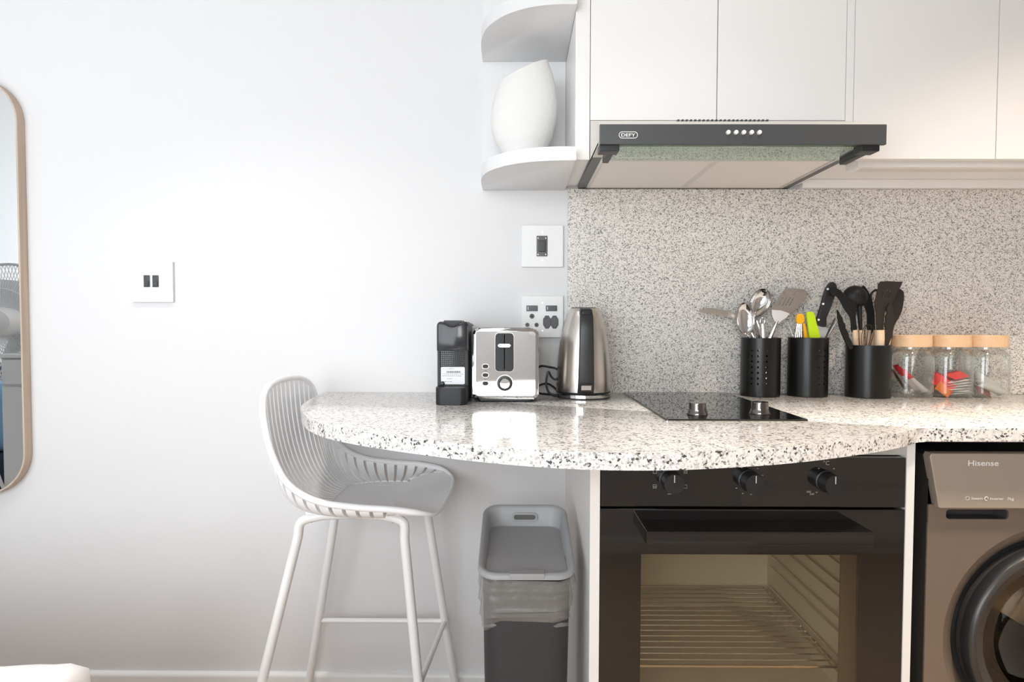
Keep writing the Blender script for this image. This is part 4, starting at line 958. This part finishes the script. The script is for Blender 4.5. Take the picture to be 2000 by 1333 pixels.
# ------------------------------------------------------------------ waste bin
def bin_():
    cx, xh, yf, yb = .0235, .0985, -.598, -.318
    t = root('waste_bin', 'tall grey waste bin with flip lid beside the oven panel', 'bin', (cx, -.46, 0))
    def zr(y): return .602 + (y - yf) * (.062 / (yb - yf))
    def ring(sc, inset, zf, dz=0, n=7, r=.038):
        return [(cx + x, y, (zf(y) if callable(zf) else zf) + dz) for x, y in rrect(-xh * sc + inset, xh * sc - inset, yf + inset + (1 - sc) * .1, yb - inset - (1 - sc) * .1, r - inset * .6, n)]
    bm = NB(); loft(bm, [ring(.80, 0, .001), ring(.80, -.0, .012), ring(.905, 0, .575), ring(.91, 0, .580)]); obj('body', bm, M_binb, t, 50)
    bm = NB(); loft(bm, [ring(1, .004, zr, -.012), ring(1, 0, zr, -.010), ring(1, 0, zr, -.004), ring(1, .0025, zr, 0), ring(1, .008, zr, 0), ring(1, .0115, zr, -.004), ring(1, .016, lambda y: min(zr(y) - .006, .5955 + (y - yf) * .075))], True, False, False)
    obj('rim', bm, M_bin, t, 50)
    zl = lambda y: .5955 + (y - yf) * .075
    ysplit = -.497
    inn = rrect(-xh + .0155, xh - .0155, yf + .0155, yb - .0155, .028, 7)
    def lid(cond, dz):
        pts = [(x, y) for x, y in inn if cond(y)]
        edge = ysplit + (.0008 if cond(0) else -.0008)
        pts = ([(-xh + .0155, edge)] + pts[::1] + [(xh - .0155, edge)]) if not cond(0) else pts
        return pts
    back = [(x, y) for x, y in inn if y > ysplit]; back = sorted(back, key=lambda p: math.atan2(p[1] - ysplit, p[0]))
    back = [(xh - .0155, ysplit + .0016)] + back + [(-xh + .0155, ysplit + .0016)]
    front = [(x, y) for x, y in inn if y < ysplit]; front = sorted(front, key=lambda p: math.atan2(p[1] - ysplit, p[0]))
    front = [(-xh + .0165, ysplit - .0012)] + front + [(xh - .0165, ysplit - .0012)]
    for nm, pl, dz in (('fixed_lid', back, .0), ('flip_lid', front, .0018)):
        bm = NB(); loft(bm, [[(cx + x, y, zl(y) - .008 + dz) for x, y in pl], [(cx + x, y, zl(y) + dz) for x, y in pl]]); o = obj(nm, bm, M_bin, t)
        if nm == 'flip_lid': obj('opening_tab', bx(cx - .034, cx + .036, yf - .0015, yf + .022, .5945, .6050, .002, 2), M_bin, o)
    # grip slot in the raised back
    yb2 = yb - .0145
    gs = rrect(cx - .030, cx + .030, .6275, .6470, .009, 6)
    g = obj('grip_slot', plate(gs, 'xz', yb2 - .004, .003, [rrect(cx - .0265, cx + .0265, .6308, .6438, .0062, 6)], .0008), M_bin, t)
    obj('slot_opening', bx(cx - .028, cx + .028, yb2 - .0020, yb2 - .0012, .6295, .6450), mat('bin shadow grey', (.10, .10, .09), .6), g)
    # liner folded over the top
    bm = NB(); rings = []; seg = 90
    base = [(x, y) for x, y in rrect(-xh * .955, xh * .955, yf + .004, yb - .004, .036, 12)]; m_ = len(base)
    lv = 22
    for j in range(lv):
        v = j / (lv - 1); r_ = []
        for i, (x, y) in enumerate(base):
            a = 2 * PI * i / m_
            nv = noise.noise(Vector((x * 18, y * 18, v * 3.2))) * .007 + noise.noise(Vector((x * 14 + v * 5, y * 14, v * 13 + 4))) * .006 + noise.noise(Vector((x * 40, y * 40, v * 22 + 9))) * .0025
            bulge = .006 * math.sin(v * PI) - .010 * v
            k = 1 + (bulge + nv) / .1
            drop = .105 + .008 * math.sin(2 * a + 1) + .006 * noise.noise(Vector((x * 25, y * 25, 7)))
            r_.append((cx + x * k, (y + .458) * (1 + (bulge + nv) / .14) - .458, zr(y) - .014 - v * (drop + (y - yf) * .2)))
        rings.append(r_)
    loft(bm, rings, True, False, False); obj('bin_liner', bm, M_liner, t, 60)
bin_()

# ------------------------------------------------------------------ mirror, fan, bed and what the mirror shows
def mirror():
    t = root('wall_mirror', 'tall rounded wall mirror in a slim oak frame', 'mirror', (-1.70, 0, .604))
    o = rrect(-1.99, -1.407, .604, 1.788, .12, 12); i = rrect(-1.9865, -1.4105, .6075, 1.7845, .1165, 12)
    obj('frame', plate(o, 'xz', -.030, .0295, [i], .0008), M_frame, t)
    obj('mirror_glass', pr(i, 'xz', -.004, -.0285), M_mirror, t)
mirror()

def cabinet_behind():
    t = root('bedside_cabinet', 'slim white cabinet below the fan, seen in the mirror', 'cabinet', (-1.88, -.75, 0))
    obj('body', bx(-1.99, -1.765, -.82, -.67, .0, .962, .004, 2), M_white, t)
    obj('top', bx(-1.995, -1.76, -.825, -.655, .962, .977, .003, 2), M_white, t)
    d = obj('door', bx(-1.98, -1.775, -.67, -.658, .03, .85, .002, 1), M_white, t)
    obj('drawer', bx(-1.98, -1.775, -.67, -.658, .86, .955, .002, 1), M_white, t)
    tag(obj('fan_cord', tb(catmull([(-1.975, -.645, .90), (-1.995, -.645, .87), (-2.002, -.648, .78), (-1.996, -.648, .70), (-2.004, -.648, .60), (-1.996, -.648, .52), (-1.975, -.648, .46)], 8), .006, 8), M_white), 'white fan cord hanging down the slim cabinet', 'cord')
cabinet_behind()
def fan():
    c = Vector((-2.055, -.78, 1.10))
    t = root('desk_fan', 'white desk fan reflected in the mirror', 'fan', (c.x, c.y, .977))
    def fp(dx, dy, dz): return (c.x + dx, c.y + dy, c.z + dz)
    obj('base', lt([(.0005, .9775), (.075, .9775), (.078, .983), (.03, .993), (.022, 1.007)], (c.x + .16, c.y + .02, 0), seg=32), M_white, t)
    obj('stem', tb([(c.x + .16, c.y + .02, .99), fp(.12, .02, -.05), fp(.03, .01, -.01)], .016, 12), M_white, t)
    obj('motor_housing', lt([(.001, .125), (.035, .122), (.056, .105), (.060, .03), (.056, .0), (.001, -.002)], c, 'y', 32, sx=1.8), M_white, t)
    for sgn, yy in ((1, -.06), (-1, .02)):
        g = NB(); tube(g, [fp(.235 * math.cos(a * PI / 24), -.02, .235 * math.sin(a * PI / 24)) for a in range(48)], .006, 6, closed=True)
        tube(g, [fp(.135 * math.cos(a * PI / 16), yy + .005, .135 * math.sin(a * PI / 16)) for a in range(32)], .0025, 5, closed=True)
        for k in range(96):
            a = 2 * PI * k / 96; tube(g, [fp(.045 * math.cos(a), yy, .045 * math.sin(a)), fp(.14 * math.cos(a + .05), yy + .006 * sgn, .14 * math.sin(a + .05)), fp(.235 * math.cos(a + .1), -.02, .235 * math.sin(a + .1))], .0018, 4)
        obj('grille', g, M_white, t)
    for k in range(5):
        a = 2 * PI * k / 5; bm = NB(); rows = []
        for i in range(7):
            r_ = .03 + .145 * i / 6; w_ = .25 + .35 * math.sin(i / 6 * PI * .8)
            rows.append([fp(r_ * math.cos(a + s * w_), -.02 + s * .012, r_ * math.sin(a + s * w_)) for s in (-1, 0, 1)] + [fp(r_ * math.cos(a + s * w_), -.018 + s * .012, r_ * math.sin(a + s * w_)) for s in (1, 0, -1)])
        loft(bm, rows); obj('blade', bm, M_plate, t)
    obj('hub', lt([(.001, -.07), (.042, -.068), (.046, -.055), (.046, -.05)], c, 'y', 28), M_white, t)
fan()

def bed():
    t = root('bed', 'bed with rumpled white linen at the lower left corner', 'bed', (-1.42, -1.8, 0))
    x0, x1, y0, y1 = -2.0, -.685, -2.85, -.86
    obj('base', bx(x0 + .02, x1 - .05, y0, y1 - .04, .02, .27, .01, 2), M_navy, t)
    obj('mattress', bx(x0, x1 - .03, y0, y1 - .02, .27, .50, .04, 4), M_linen, t)
    bm = NB(); nx, ny = 60, 76; G = []
    for i in range(nx + 1):
        row = []
        for j in range(ny + 1):
            u = i / nx * 1.62 - .16; v = j / ny * 2.30 - .15      # arc lengths with overhang
            wx, wy = x1 - x0, y1 - y0
            x = x0 + min(max(u, 0), wx); y = y0 + min(max(v, 0), wy); z = .566
            ov = 0
            if u < 0: z += u; ov = 1; x -= .012
            if u > wx: z -= (u - wx); x += .006 + .016 * min(1, (u - wx) * 8)
            if v > wy: z -= (v - wy); y += .006 + .016 * min(1, (v - wy) * 8)
            nz = noise.noise(Vector((x * 3.0, y * 3.0, 2.2))) * .012 + noise.noise(Vector((x * 9, y * 9, z * 9))) * .007 + noise.noise(Vector((x * 22, y * 22, z * 14))) * .0035
            f = noise.noise(Vector((x * 12, y * 12, z * 3 + 5))) * .010
            if u > wx: x += f
            if v > wy: y += f
            row.append(bm.verts.new((x, y, z + nz)))
        G.append(row)
    for i in range(nx):
        for j in range(ny): bm.faces.new((G[i][j], G[i + 1][j], G[i + 1][j + 1], G[i][j + 1]))
    obj('duvet', bm, M_linen, t, 80)
    obj('valance', bx(x0 + .01, x1 - .04, y0, y1 - .03, .05, .30, .006, 1), M_linen, t)
    c = root('armchair', 'navy chair with a blue blanket seen in the mirror', 'chair', (-2.63, -1.5, 0))
    obj('seat', bx(-2.88, -2.38, -1.75, -1.25, .28, .46, .03, 3), M_navy, c)
    obj('backrest', bx(-2.93, -2.82, -1.75, -1.25, .28, .88, .03, 3), M_navy, c)
    for x in (-2.86, -2.41):
        for y in (-1.72, -1.28): obj('leg', tb([(x, y, .285), (x, y, 0)], [.02, .014], 10), M_black, c)
    b = tag(obj('blanket', bx(-2.81, -2.43, -1.72, -1.27, .4605, .80, .08, 5), M_blue), 'blue blanket bundled on the navy chair', 'blanket')
bed()

# built-in drawers opposite the oven, seen as reflections
def drawers():
    t = root('drawer_unit', 'tall white built-in drawer unit opposite the oven', 'cabinet', (1.64, -2.7, 0))
    obj('body', bx(1.082, 2.199, -2.95, -2.418, .0, 2.599), M_cab, t)
    obj('side_strip', bx(1.082, 1.11, -2.418, -2.392, .0, 2.599, .001, 1), M_white, t)
    zs = [.06, .20, .33, .495, .72, .95, 1.25, 2.55]
    for a, b in zip(zs, zs[1:]):
        d = obj('drawer', bx(1.113, 2.195, -2.418, -2.397, a + .003, b - .003, .0015, 1), M_white, t)
drawers()
